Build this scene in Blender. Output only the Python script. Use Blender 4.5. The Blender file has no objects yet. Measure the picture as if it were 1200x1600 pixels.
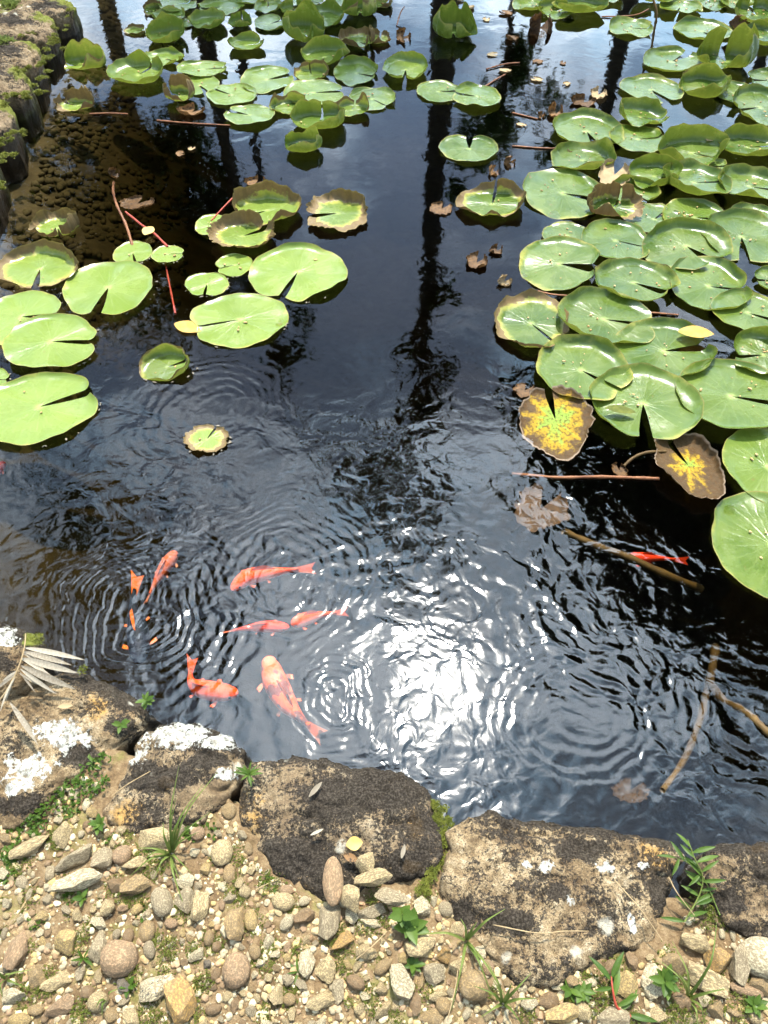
import bpy, bmesh, math, random
import numpy as np
from mathutils import Vector, Matrix, Euler

random.seed(7)
RNG = np.random.default_rng(7)
SC = bpy.context.scene
COL = SC.collection
R = math.radians

# ------------------------------------------------------------------ camera
CAM_H, PITCH, FPX = 1.55, R(52.0), 1209.0
cam = bpy.data.cameras.new('camera')
cam.sensor_fit = 'VERTICAL'
cam.sensor_height = 24.0
cam.lens = FPX / 1600.0 * 24.0
cam.clip_start, cam.clip_end = 0.02, 2000.0
cam_o = bpy.data.objects.new('camera', cam)
COL.objects.link(cam_o)
cam_o.location = (0, 0, CAM_H)
cam_o.rotation_euler = (math.pi / 2 - PITCH, 0, 0)
SC.camera = cam_o

# ------------------------------------------------------------------ sun, sky, exposure
SUN_EL, SUN_AZ = R(64.0), R(7.0)
sdir = Vector((math.sin(SUN_AZ) * math.cos(SUN_EL), math.cos(SUN_AZ) * math.cos(SUN_EL), math.sin(SUN_EL)))
sun = bpy.data.lights.new('sun', 'SUN')
sun.energy = 5.0
sun.angle = R(0.55)
sun.color = (1.0, 0.94, 0.83)
sun_o = bpy.data.objects.new('sun', sun)
COL.objects.link(sun_o)
sun_o.rotation_euler = sdir.to_track_quat('Z', 'Y').to_euler()

SC.view_settings.view_transform = 'Standard'
SC.view_settings.look = 'None'
SC.view_settings.exposure = 1.1
SC.view_settings.gamma = 1.0
SC.view_settings.use_curve_mapping = False
SC.render.engine = 'CYCLES'
SC.cycles.use_denoising = True
SC.cycles.use_adaptive_sampling = True
SC.cycles.adaptive_threshold = 0.05
SC.cycles.max_bounces = 6
SC.cycles.transparent_max_bounces = 12
SC.cycles.volume_bounces = 0
SC.cycles.caustics_reflective = False
SC.cycles.caustics_refractive = False


class NT:
    """small node-tree helper"""
    def __init__(self, tree):
        self.t = tree
        tree.nodes.clear()

    def n(self, typ, props=None, **inp):
        nd = self.t.nodes.new(typ)
        for k, v in (props or {}).items():
            setattr(nd, k, v)
        for k, v in inp.items():
            key = int(k[1:]) if k[0] == 'i' and k[1:].isdigit() else k.replace('_', ' ')
            self.set(nd.inputs[key], v)
        return nd

    def set(self, sock, v):
        if isinstance(v, bpy.types.NodeSocket):
            self.t.links.new(v, sock)
        elif isinstance(v, bpy.types.Node):
            self.t.links.new(v.outputs[0], sock)
        else:
            if sock.type == 'RGBA' and isinstance(v, (tuple, list)) and len(v) == 3:
                v = (*v, 1.0)
            sock.default_value = v

    def math(self, op, a, b=0.0, c=None, clamp=False):
        nd = self.t.nodes.new('ShaderNodeMath')
        nd.operation = op
        nd.use_clamp = clamp
        self.set(nd.inputs[0], a)
        self.set(nd.inputs[1], b)
        if c is not None:
            self.set(nd.inputs[2], c)
        return nd.outputs[0]

    def mix(self, f, a, b, blend='MIX'):
        nd = self.t.nodes.new('ShaderNodeMix')
        nd.data_type = 'RGBA'
        nd.blend_type = blend
        self.set(nd.inputs[0], f)
        self.set(nd.inputs[6], a)
        self.set(nd.inputs[7], b)
        return nd.outputs[2]

    def noise(self, vec, scale, detail=4.0, rough=0.55, dist=0.0):
        nd = self.n('ShaderNodeTexNoise', Vector=vec, Scale=scale, Detail=detail, Roughness=rough, Distortion=dist)
        return nd.outputs[0]

    def ramp(self, f, stops, interp='LINEAR'):
        nd = self.t.nodes.new('ShaderNodeValToRGB')
        nd.color_ramp.interpolation = interp
        el = nd.color_ramp.elements
        while len(el) < len(stops):
            el.new(0.5)
        for e, (p, c) in zip(el, stops):
            e.position = p
            e.color = (c, c, c, 1) if isinstance(c, (int, float)) else (*c, 1)
        self.set(nd.inputs[0], f)
        return nd.outputs[0]

    def smooth(self, f, a, b, lo=0.0, hi=1.0):
        nd = self.n('ShaderNodeMapRange', {'interpolation_type': 'SMOOTHSTEP'}, Value=f, From_Min=a, From_Max=b, To_Min=lo, To_Max=hi)
        return nd.outputs[0]

    def attr(self, name, typ='GEOMETRY', out='Fac'):
        nd = self.t.nodes.new('ShaderNodeAttribute')
        nd.attribute_type = typ
        nd.attribute_name = name
        return nd.outputs[out]


world = bpy.data.worlds.new('World')
SC.world = world
world.use_nodes = True
w = NT(world.node_tree)
sky = w.n('ShaderNodeTexSky', {'sky_type': 'NISHITA', 'sun_disc': False, 'sun_elevation': SUN_EL, 'sun_rotation': SUN_AZ, 'altitude': 300.0, 'air_density': 1.0, 'dust_density': 0.8})
tc = w.n('ShaderNodeTexCoord')
sep = w.n('ShaderNodeSeparateXYZ', Vector=tc.outputs['Generated'])
zc = w.math('ADD', w.math('MAXIMUM', sep.outputs[2], 0.0), 0.22)
cx = w.math('DIVIDE', sep.outputs[0], zc)
cy = w.math('DIVIDE', sep.outputs[1], zc)
cv = w.n('ShaderNodeCombineXYZ', X=cx, Y=cy, Z=3.7)
cn = w.noise(cv.outputs[0], 2.1, 6.0, 0.58, 0.3)
cmask = w.smooth(cn, 0.40, 0.60)
shade = w.noise(cv.outputs[0], 5.0, 4.0, 0.6, 0.2)
ccol = w.mix(w.smooth(shade, 0.3, 0.7), (6.6, 10.6, 14.4), (18.0, 20.0, 22.0))
# clouds thin enough to glow round the sun
cosn = w.n('ShaderNodeVectorMath', {'operation': 'DOT_PRODUCT'}, i0=tc.outputs['Generated'], i1=tuple(sdir)).outputs['Value']
hz = w.math('POWER', w.math('SUBTRACT', 1.0, w.math('MAXIMUM', sep.outputs[2], 0.0)), 2.0)
glow = w.math('ADD', w.math('ADD', w.math('MULTIPLY', w.math('POWER', w.math('MAXIMUM', cosn, 0.0), 3.5), 2.5), 0.08), w.math('MULTIPLY', w.math('MULTIPLY', hz, 1.3), w.math('ADD', w.math('MULTIPLY', w.math('MAXIMUM', cosn, 0.0), 1.1), 0.2)))
ccol = w.n('ShaderNodeVectorMath', {'operation': 'SCALE'}, i0=ccol, Scale=glow).outputs[0]
wc = w.mix(w.math('MULTIPLY', w.math('ADD', w.math('MULTIPLY', cmask, 0.82), 0.06), 1.0), sky.outputs[0], ccol)
bg = w.n('ShaderNodeBackground', Color=wc, Strength=0.15)
out = w.n('ShaderNodeOutputWorld', Surface=bg)


# ------------------------------------------------------------------ helpers
def P(x, y, z=0.0):
    """point of the place at height z that the photograph shows at pixel (x, y) of 1200 x 1600"""
    r, u = (x - 600.0) / FPX, (800.0 - y) / FPX
    f = math.cos(PITCH) + math.sin(PITCH) * u
    d = math.sin(PITCH) - math.cos(PITCH) * u
    t = (CAM_H - z) / d
    return Vector((r * t, f * t, z))


def scale_at(x, y, z=0.0):
    """metres per pixel across at that spot"""
    u = (800.0 - y) / FPX
    d = math.sin(PITCH) - math.cos(PITCH) * u
    return (CAM_H - z) / d / FPX


def foreshort(x, y):
    """metres along the ground per metre across for one pixel of height"""
    a = P(x, y - 1)
    b = P(x, y + 1)
    return (a.y - b.y) / 2.0


def hash3(ix, iy, iz):
    h = (ix * 374761393 + iy * 668265263 + iz * 2147483647) & 0xFFFFFFFF
    h = ((h ^ (h >> 13)) * 1274126177) & 0xFFFFFFFF
    return ((h ^ (h >> 16)) & 0xFFFFFF) / float(0xFFFFFF)


def vnoise(p):
    p = np.asarray(p, dtype=np.float64)
    i = np.floor(p).astype(np.int64)
    f = p - i
    f = f * f * (3 - 2 * f)
    r = 0
    for dx in (0, 1):
        for dy in (0, 1):
            for dz in (0, 1):
                wgt = (f[:, 0] if dx else 1 - f[:, 0]) * (f[:, 1] if dy else 1 - f[:, 1]) * (f[:, 2] if dz else 1 - f[:, 2])
                r = r + wgt * hash3(i[:, 0] + dx, i[:, 1] + dy, i[:, 2] + dz)
    return r * 2 - 1


def fbm(p, octv=4, gain=0.5):
    p = np.asarray(p, dtype=np.float64)
    a, s, tot = 1.0, 0.0, 0.0
    for k in range(octv):
        s = s + a * vnoise(p * (2.0 ** k) + 17.3 * k)
        tot += a
        a *= gain
    return s / tot


def mesh_from(name, verts, faces, smooth=True):
    me = bpy.data.meshes.new(name)
    if isinstance(verts, np.ndarray):
        verts = verts.tolist()
    me.from_pydata(verts, [], faces)
    if smooth:
        me.polygons.foreach_set('use_smooth', [True] * len(me.polygons))
    me.update()
    return me


def fattr(me, name, vals):
    a = me.attributes.new(name, 'FLOAT', 'POINT')
    a.data.foreach_set('value', np.asarray(vals, dtype=np.float32))


def cattr(me, name, vals):
    a = me.attributes.new(name, 'FLOAT_COLOR', 'POINT')
    a.data.foreach_set('color', np.asarray(vals, dtype=np.float32).reshape(-1))


def obj(name, me, mat=None, parent=None, loc=None, rot=None):
    o = bpy.data.objects.new(name, me)
    COL.objects.link(o)
    if mat is not None and me is not None and not me.materials:
        me.materials.append(mat)
    if parent is not None:
        o.parent = parent
    if loc is not None:
        o.location = loc
    if rot is not None:
        o.rotation_euler = rot
    return o


def tag(o, label, cat, group=None):
    o['label'] = label
    o['category'] = cat
    if group:
        o['group'] = group
    return o


def kind(o, k, label=None, cat=None):
    o['kind'] = k
    if label:
        o['label'] = label
    if cat:
        o['category'] = cat
    return o


def new_mat(name):
    m = bpy.data.materials.new(name)
    m.use_nodes = True
    return m, NT(m.node_tree)


def finish(t, shader, disp=None, vol=None):
    o = t.n('ShaderNodeOutputMaterial')
    if shader is not None:
        t.set(o.inputs['Surface'], shader)
    if vol is not None:
        t.set(o.inputs['Volume'], vol)


def grid_faces(nu, nv, wrap=False):
    """faces of a grid with nv rows of nu points"""
    f = []
    for j in range(nv - 1):
        for i in range(nu - (0 if wrap else 1)):
            a = j * nu + i
            b = j * nu + (i + 1) % nu
            f.append((a, b, b + nu, a + nu))
    return f


# ------------------------------------------------------------------ materials
def m_rock():
    m, t = new_mat('weathered_rock')
    co = t.n('ShaderNodeTexCoord').outputs['Object']
    rnd = t.n('ShaderNodeObjectInfo').outputs['Random']
    off = t.n('ShaderNodeVectorMath', {'operation': 'ADD'}, i0=co, i1=t.n('ShaderNodeCombineXYZ', X=t.math('MULTIPLY', rnd, 31.0), Y=t.math('MULTIPLY', rnd, 57.0), Z=0.0))
    v = off.outputs[0]
    n1 = t.noise(v, 14, 8, 0.62)
    n2 = t.noise(v, 85, 6, 0.7)
    n3 = t.noise(v, 420, 3, 0.6)
    base = t.ramp(t.math('ADD', t.math('MULTIPLY', n1, 0.55), t.math('MULTIPLY', n2, 0.45)),
                  [(0.38, (0.08, 0.05, 0.025)), (0.47, (0.20, 0.138, 0.072)), (0.55, (0.31, 0.23, 0.13)), (0.64, (0.45, 0.37, 0.245))])
    base = t.mix(t.smooth(n3, 0.42, 0.62, 0.0, 0.75), base, (0.085, 0.058, 0.033), 'MIX')
    tone = t.attr('tone', 'OBJECT')
    base = t.mix(tone, base, (0.13, 0.095, 0.062))
    msk = t.n('ShaderNodeSeparateColor', Color=t.attr('msk', out='Color'))
    alpha = t.attr('ochre')
    dn = t.math('ADD', t.math('ADD', t.math('MULTIPLY', t.noise(v, 26, 10, 0.78), 0.5), t.math('MULTIPLY', t.noise(v, 150, 5, 0.75), 0.5)), t.math('MULTIPLY', t.math('SUBTRACT', t.noise(v, 6, 3, 0.6), 0.5), 0.45))
    dark_f = t.smooth(t.math('ADD', dn, t.math('MULTIPLY', t.math('SUBTRACT', msk.outputs[1], 0.45), 0.26)), 0.48, 0.53)
    och_f = t.smooth(t.math('ADD', t.math('MULTIPLY', t.noise(v, 30, 8, 0.75), 1.0), t.math('MULTIPLY', alpha, 0.32)), 0.64, 0.86)
    col = t.mix(och_f, base, (0.34, 0.20, 0.065))
    dcol = t.mix(t.smooth(t.noise(v, 260, 4, 0.7), 0.42, 0.68), (0.007, 0.006, 0.005), (0.058, 0.048, 0.037))
    col = t.mix(t.math('MULTIPLY', dark_f, 0.93), col, dcol)
    # pale round crusts of lichen
    lv = t.n('ShaderNodeTexVoronoi', {'feature': 'F1'}, Vector=t.n('ShaderNodeVectorMath', {'operation': 'ADD'}, i0=v, i1=t.n('ShaderNodeVectorMath', {'operation': 'SCALE'}, i0=t.n('ShaderNodeTexNoise', Vector=v, Scale=30.0, Detail=4.0).outputs[1], Scale=0.03).outputs[0]).outputs[0], Scale=17.0)
    dots = t.smooth(t.math('ADD', lv.outputs[0], t.math('MULTIPLY', t.n('ShaderNodeSeparateColor', Color=lv.outputs[1]).outputs[0], 0.9)), 0.34, 0.22)
    dots = t.math('MULTIPLY', dots, t.smooth(n2, 0.38, 0.5))
    col = t.mix(t.math('MULTIPLY', dots, 0.65), col, (0.40, 0.37, 0.29))
    wn = t.math('ADD', t.math('MULTIPLY', t.noise(v, 26, 9, 0.72), 0.5), t.math('MULTIPLY', n2, 0.25))
    wf = t.smooth(t.math('ADD', t.math('MULTIPLY', t.math('SUBTRACT', wn, 0.375), 2.4), t.math('MULTIPLY', msk.outputs[0], 0.5)), 0.30, 0.36)
    wf = t.math('MULTIPLY', wf, t.smooth(t.noise(v, 130, 4, 0.7), 0.36, 0.46))
    col = t.mix(wf, col, t.mix(t.smooth(n2, 0.36, 0.60), (0.20, 0.185, 0.145), (0.50, 0.49, 0.43)))
    mf = t.smooth(t.math('ADD', t.math('MULTIPLY', t.noise(v, 22, 8, 0.7), 0.7), t.math('MULTIPLY', msk.outputs[2], 0.55)), 0.62, 0.74)
    col = t.mix(mf, col, t.mix(t.noise(v, 140, 3, 0.6), (0.055, 0.060, 0.012), (0.16, 0.17, 0.03)))
    h = t.math('ADD', t.math('MULTIPLY', n1, 0.016), t.math('ADD', t.math('MULTIPLY', n2, 0.005), t.math('MULTIPLY', n3, 0.0035)))
    h = t.math('ADD', h, t.math('MULTIPLY', wf, 0.0012))
    bp = t.n('ShaderNodeBump', Height=h, Strength=0.9, Distance=1.0)
    # wet band where the water laps
    geo = t.n('ShaderNodeNewGeometry')
    zz = t.n('ShaderNodeSeparateXYZ', Vector=geo.outputs['Position']).outputs[2]
    wet = t.smooth(t.math('ADD', zz, t.math('MULTIPLY', n1, 0.03)), 0.085, 0.05)
    col = t.mix(t.math('MULTIPLY', wet, 0.75), col, (0.028, 0.022, 0.015))
    rough = t.math('SUBTRACT', 0.92, t.math('MULTIPLY', wet, 0.55))
    b = t.n('ShaderNodeBsdfPrincipled', Base_Color=col, Roughness=rough, Normal=bp.outputs[0])
    b.inputs['Specular IOR Level'].default_value = 0.12
    finish(t, b.outputs[0])
    return m


def m_pebble():
    m, t = new_mat('pebble_stone')
    co = t.n('ShaderNodeTexCoord').outputs['Object']
    oi = t.n('ShaderNodeObjectInfo')
    v = t.n('ShaderNodeVectorMath', {'operation': 'ADD'}, i0=co, i1=t.n('ShaderNodeCombineXYZ', X=t.math('MULTIPLY', oi.outputs['Random'], 41.0), Y=0.0, Z=0.0)).outputs[0]
    col = oi.outputs['Color']
    n1 = t.noise(v, 1.6, 7, 0.65)
    n2 = t.noise(v, 7.0, 6, 0.75)
    c = t.mix(t.smooth(n1, 0.4, 0.7, 0.0, 0.4), col, (0.33, 0.255, 0.155))
    c = t.mix(t.smooth(n2, 0.46, 0.60, 0.0, 1.0), t.mix(0.7, c, (0.11, 0.075, 0.042)), c)
    spk = t.attr('speckle', 'OBJECT')
    c = t.mix(t.math('MULTIPLY', spk, t.smooth(t.noise(v, 5.5, 5, 0.7), 0.54, 0.60)), c, (0.06, 0.055, 0.05))
    bp = t.n('ShaderNodeBump', Height=t.math('ADD', t.math('MULTIPLY', n2, 0.006), t.math('MULTIPLY', n1, 0.004)), Strength=0.8, Distance=1.0)
    b = t.n('ShaderNodeBsdfPrincipled', Base_Color=c, Roughness=0.8, Normal=bp.outputs[0])
    b.inputs['Specular IOR Level'].default_value = 0.3
    finish(t, b.outputs[0])
    return m


def m_gravel():
    m, t = new_mat('fine_gravel')
    co = t.n('ShaderNodeTexCoord').outputs['Object']
    c = t.attr('gcol', out='Color')
    n = t.noise(co, 260, 4, 0.7)
    c = t.mix(t.smooth(n, 0.3, 0.65, 0.6, 0.0), c, (0.13, 0.09, 0.05))
    bp = t.n('ShaderNodeBump', Height=n, Strength=0.35, Distance=0.002)
    b = t.n('ShaderNodeBsdfPrincipled', Base_Color=c, Roughness=0.85, Normal=bp.outputs[0])
    finish(t, b.outputs[0])
    return m


def m_ground():
    m, t = new_mat('sandy_soil')
    co = t.n('ShaderNodeTexCoord').outputs['Object']
    n1 = t.noise(co, 5, 8, 0.65)
    n2 = t.noise(co, 60, 8, 0.75)
    n3 = t.noise(co, 420, 4, 0.7)
    c = t.ramp(t.math('ADD', t.math('MULTIPLY', n1, 0.35), t.math('MULTIPLY', n2, 0.65)),
               [(0.38, (0.075, 0.045, 0.02)), (0.48, (0.17, 0.11, 0.053)), (0.58, (0.27, 0.19, 0.10)), (0.70, (0.36, 0.27, 0.16))])
    c = t.mix(t.smooth(n3, 0.35, 0.65, 0.4, 0.0), c, (0.10, 0.065, 0.04))
    gm = t.smooth(t.noise(co, 9, 6, 0.7), 0.54, 0.66)
    c = t.mix(t.math('MULTIPLY', gm, 0.6), c, (0.15, 0.15, 0.035))
    dist = t.n('ShaderNodeVectorMath', {'operation': 'LENGTH'}, i0=co).outputs['Value']
    far = t.smooth(dist, 4.0, 9.0)
    c = t.mix(t.math('MULTIPLY', far, 0.9), c, t.mix(t.noise(co, 3, 5, 0.6), (0.04, 0.055, 0.015), (0.10, 0.12, 0.04)))
    bp = t.n('ShaderNodeBump', Height=t.math('ADD', t.math('MULTIPLY', n2, 0.006), t.math('MULTIPLY', n3, 0.0025)), Strength=1.0, Distance=1.0)
    b = t.n('ShaderNodeBsdfPrincipled', Base_Color=c, Roughness=0.95, Normal=bp.outputs[0])
    b.inputs['Specular IOR Level'].default_value = 0.15
    finish(t, b.outputs[0])
    return m


def m_floor():
    m, t = new_mat('pond_mud')
    co = t.n('ShaderNodeTexCoord').outputs['Object']
    n = t.noise(co, 9, 8, 0.65)
    c = t.ramp(n, [(0.3, (0.05, 0.038, 0.018)), (0.5, (0.10, 0.075, 0.038)), (0.7, (0.15, 0.115, 0.06))])
    bp = t.n('ShaderNodeBump', Height=t.noise(co, 40, 6, 0.7), Strength=0.8, Distance=0.01)
    b = t.n('ShaderNodeBsdfPrincipled', Base_Color=c, Roughness=0.95, Normal=bp.outputs[0])
    finish(t, b.outputs[0])
    return m


def m_water():
    m, t = new_mat('pond_water')
    co = t.n('ShaderNodeTexCoord').outputs['Object']
    s = t.n('ShaderNodeSeparateXYZ', Vector=co)
    flat = t.n('ShaderNodeCombineXYZ', X=s.outputs[0], Y=s.outputs[1], Z=0.0).outputs[0]
    X, Y = s.outputs[0], s.outputs[1]
    wob = t.n('ShaderNodeTexNoise', Vector=flat, Scale=5.0, Detail=3.0)
    wv = t.n('ShaderNodeVectorMath', {'operation': 'SCALE'}, i0=t.n('ShaderNodeVectorMath', {'operation': 'SUBTRACT'}, i0=wob.outputs[1], i1=(0.5, 0.5, 0.5)).outputs[0], Scale=0.13).outputs[0]
    fw = t.n('ShaderNodeVectorMath', {'operation': 'ADD'}, i0=flat, i1=wv).outputs[0]
    # the stirred water lies near the fish, the far water is almost still
    near = t.smooth(Y, 2.1, 0.9)
    blot = t.smooth(t.noise(flat, 2.6, 3, 0.6), 0.36, 0.62, 0.35, 1.0)
    H = None
    def add(h):
        nonlocal H
        H = h if H is None else t.math('ADD', H, h)
    # wind-free chop of several lengths
    for sc, amp, lo in ((5.0, 0.0044, 0.20), (11.0, 0.0052, 0.13), (26.0, 0.0027, 0.06)):
        env = t.math('MULTIPLY', t.math('ADD', t.math('MULTIPLY', near, 1 - lo), lo), blot)
        nz = t.math('SUBTRACT', t.noise(fw, sc, 2.0, 0.45, 0.4), 0.5)
        add(t.math('MULTIPLY', t.math('MULTIPLY', nz, env), amp))
    # rings spreading from the fish: pixel centre, inner and outer radius in metres, wavelength, amplitude
    rings = [(232, 975, 0.02, 0.34, 0.026, 0.00034), (232, 975, 0.0, 0.13, 0.015, 0.00015),
             (150, 930, 0.02, 0.20, 0.017, 0.00012),
             (640, 1060, 0.26, 0.62, 0.055, 0.00030), (520, 1085, 0.0, 0.13, 0.016, 0.00017),
             (905, 1120, 0.03, 0.28, 0.028, 0.00018), (440, 900, 0.04, 0.30, 0.024, 0.00018),
             (700, 960, 0.02, 0.16, 0.024, 0.00010), (960, 940, 0.05, 0.36, 0.036, 0.00022),
             (330, 640, 0.02, 0.30, 0.030, 0.00012), (1180, 1130, 0.02, 0.30, 0.035, 0.00020)]
    for (px, py, r0, r1, lam, amp) in rings:
        c = P(px, py)
        d = t.n('ShaderNodeVectorMath', {'operation': 'DISTANCE'}, i0=fw, i1=(c.x, c.y, 0.0)).outputs['Value']
        env = t.math('MULTIPLY', t.smooth(d, r0, r0 + 0.05), t.smooth(d, r1, r1 * 0.45))
        sn = t.math('SINE', t.math('MULTIPLY', d, 2 * math.pi / lam))
        add(t.math('MULTIPLY', t.math('MULTIPLY', sn, env), amp))
    bp = t.n('ShaderNodeBump', Height=H, Strength=1.0, Distance=1.0)
    fr = t.n('ShaderNodeFresnel', IOR=1.37, Normal=bp.outputs[0])
    gl = t.n('ShaderNodeBsdfGlossy', Color=(1, 1, 1), Roughness=t.math('ADD', t.math('MULTIPLY', near, 0.045), 0.03), Normal=bp.outputs[0])
    tr = t.n('ShaderNodeBsdfTransparent', Color=(1, 1, 1))
    mx = t.n('ShaderNodeMixShader', i0=fr.outputs[0], i1=tr.outputs[0], i2=gl.outputs[0])
    va = t.n('ShaderNodeVolumeAbsorption', Color=(0.58, 0.55, 0.42), Density=8.0)
    finish(t, mx.outputs[0], vol=va.outputs[0])
    return m


def m_pad():
    m, t = new_mat('lily_pad_leaf')
    co = t.n('ShaderNodeTexCoord').outputs['Object']
    rnd = t.n('ShaderNodeObjectInfo').outputs['Random']
    v = t.n('ShaderNodeVectorMath', {'operation': 'ADD'}, i0=co, i1=t.n('ShaderNodeCombineXYZ', X=t.math('MULTIPLY', rnd, 13.0), Y=t.math('MULTIPLY', rnd, 29.0), Z=0.0)).outputs[0]
    r = t.attr('pr')
    a = t.attr('pa')
    tint = t.attr('tint', 'OBJECT')
    brown = t.attr('brown', 'OBJECT')
    n1 = t.noise(v, 9, 6, 0.6)
    n2 = t.noise(v, 55, 6, 0.7)
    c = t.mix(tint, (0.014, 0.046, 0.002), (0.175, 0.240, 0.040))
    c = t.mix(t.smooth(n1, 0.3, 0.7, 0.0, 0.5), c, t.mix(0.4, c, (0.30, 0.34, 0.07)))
    # veins forking out from the stalk
    aw = t.math('ADD', a, t.math('MULTIPLY', t.math('SUBTRACT', n1, 0.5), 0.35))
    ve = t.math('POWER', t.math('ABSOLUTE', t.math('COSINE', t.math('MULTIPLY', aw, 8.5))), 22.0)
    ve = t.math('MULTIPLY', ve, t.smooth(r, 0.92, 0.25))
    ve2 = t.math('POWER', t.math('ABSOLUTE', t.math('COSINE', t.math('MULTIPLY', aw, 17.0))), 14.0)
    ve2 = t.math('MULTIPLY', ve2, t.math('MULTIPLY', t.smooth(r, 0.35, 0.6), t.smooth(r, 1.0, 0.7)))
    vv = t.math('ADD', ve, t.math('MULTIPLY', ve2, 0.5), clamp=True)
    c = t.mix(t.math('MULTIPLY', vv, 0.11), c, t.mix(0.5, c, (0.46, 0.50, 0.19)))
    c = t.mix(t.smooth(r, 0.14, 0.0, 0.0, 0.55), c, (0.36, 0.42, 0.12))
    # specks
    c = t.mix(t.smooth(t.noise(v, 120, 3, 0.6), 0.69, 0.74, 0.0, 0.75), c, (0.07, 0.045, 0.02))
    c = t.mix(t.smooth(t.noise(v, 34, 4, 0.7), 0.66, 0.71, 0.0, 0.8), c, (0.16, 0.10, 0.03))
    # yellowing and browning rim
    e = t.math('ADD', r, t.math('ADD', t.math('MULTIPLY', t.math('SUBTRACT', n1, 0.5), 0.55), t.math('MULTIPLY', t.math('SUBTRACT', n2, 0.5), 0.25)))
    lim = t.math('SUBTRACT', 1.12, t.math('MULTIPLY', brown, 0.42))
    yf = t.smooth(t.math('SUBTRACT', e, lim), -0.16, 0.02)
    bf = t.smooth(t.math('SUBTRACT', e, lim), -0.02, 0.05)
    c = t.mix(t.math('MULTIPLY', yf, 0.75), c, (0.36, 0.33, 0.07))
    c = t.mix(t.math('MULTIPLY', bf, 0.92), c, t.mix(n2, (0.045, 0.025, 0.010), (0.22, 0.13, 0.055)))
    c = t.mix(t.smooth(r, 0.972, 0.992, 0.0, 0.55), c, (0.26, 0.19, 0.055))
    bp = t.n('ShaderNodeBump', Height=t.math('ADD', t.math('MULTIPLY', vv, -0.0003), t.math('ADD', t.math('MULTIPLY', n1, 0.0045), t.math('MULTIPLY', n2, 0.00025))), Strength=0.85, Distance=1.0)
    rough = t.smooth(n1, 0.25, 0.75, 0.20, 0.32)
    rough = t.math('ADD', rough, t.math('MULTIPLY', bf, 0.35), clamp=True)
    b = t.n('ShaderNodeBsdfPrincipled', Base_Color=c, Roughness=rough, Normal=bp.outputs[0])
    b.inputs['Specular IOR Level'].default_value = 0.36
    tl = t.n('ShaderNodeBsdfTranslucent', Color=t.mix(t.math('SUBTRACT', 0.7, t.math('MULTIPLY', bf, 0.7)), c, (0.34, 0.40, 0.045)))
    mx = t.n('ShaderNodeMixShader', i0=0.17, i1=b.outputs[0], i2=tl.outputs[0])
    finish(t, mx.outputs[0])
    return m


def m_sick_pad():
    """withered pad: green heart, yellow spotted middle, brown outer blade"""
    m, t = new_mat('withered_lily_pad')
    co = t.n('ShaderNodeTexCoord').outputs['Object']
    r = t.attr('pr')
    gr = t.attr('green', 'OBJECT')
    ye = t.attr('yellow', 'OBJECT')
    n1 = t.noise(co, 16, 7, 0.65)
    n2 = t.noise(co, 75, 5, 0.7)
    vn = t.math('POWER', t.math('ABSOLUTE', t.math('COSINE', t.math('MULTIPLY', t.attr('pa'), 5.0))), 5.0)
    e = t.math('ADD', t.math('SUBTRACT', r, t.math('MULTIPLY', vn, 0.17)), t.math('ADD', t.math('MULTIPLY', t.math('SUBTRACT', n1, 0.5), 1.6), t.math('MULTIPLY', t.math('SUBTRACT', n2, 0.5), 0.18)))
    c = t.mix(n2, (0.030, 0.018, 0.007), (0.12, 0.072, 0.03))
    c = t.mix(t.smooth(t.math('SUBTRACT', e, ye), 0.16, -0.08), c, (0.34, 0.21, 0.012))
    c = t.mix(t.smooth(t.math('SUBTRACT', e, gr), 0.16, -0.10), c, (0.20, 0.30, 0.04))
    c = t.mix(t.math('MULTIPLY', t.smooth(t.noise(co, 110, 3, 0.6), 0.46, 0.64), 0.8), c, (0.08, 0.04, 0.012))
    c = t.mix(t.smooth(r, 0.93, 0.985, 0.0, 0.8), c, t.mix(n2, (0.16, 0.10, 0.06), (0.40, 0.31, 0.22)))
    bp = t.n('ShaderNodeBump', Height=t.math('ADD', t.math('MULTIPLY', n1, 0.012), t.math('MULTIPLY', n2, 0.002)), Strength=1.0, Distance=1.0)
    b = t.n('ShaderNodeBsdfPrincipled', Base_Color=c, Roughness=0.6, Normal=bp.outputs[0])
    b.inputs['Specular IOR Level'].default_value = 0.15
    tl = t.n('ShaderNodeBsdfTranslucent', Color=c)
    mx = t.n('ShaderNodeMixShader', i0=0.2, i1=b.outputs[0], i2=tl.outputs[0])
    finish(t, mx.outputs[0])
    return m


def m_leaf(name, c1, c2, trans=0.35, rough=0.5, scale=30.0, mottle=None):
    m, t = new_mat(name)
    co = t.n('ShaderNodeTexCoord').outputs['Object']
    rnd = t.n('ShaderNodeObjectInfo').outputs['Random']
    n = t.noise(co, scale, 5, 0.65)
    f = t.math('ADD', t.math('MULTIPLY', n, 0.7), t.math('MULTIPLY', rnd, 0.3))
    c = t.mix(t.smooth(f, 0.25, 0.75), c1, c2)
    if mottle:
        c = t.mix(t.smooth(t.noise(co, scale * 2.5, 5, 0.7), 0.5, 0.62), c, mottle)
    b = t.n('ShaderNodeBsdfPrincipled', Base_Color=c, Roughness=rough)
    b.inputs['Specular IOR Level'].default_value = 0.2
    tl = t.n('ShaderNodeBsdfTranslucent', Color=c)
    mx = t.n('ShaderNodeMixShader', i0=trans, i1=b.outputs[0], i2=tl.outputs[0])
    finish(t, mx.outputs[0])
    return m


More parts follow.
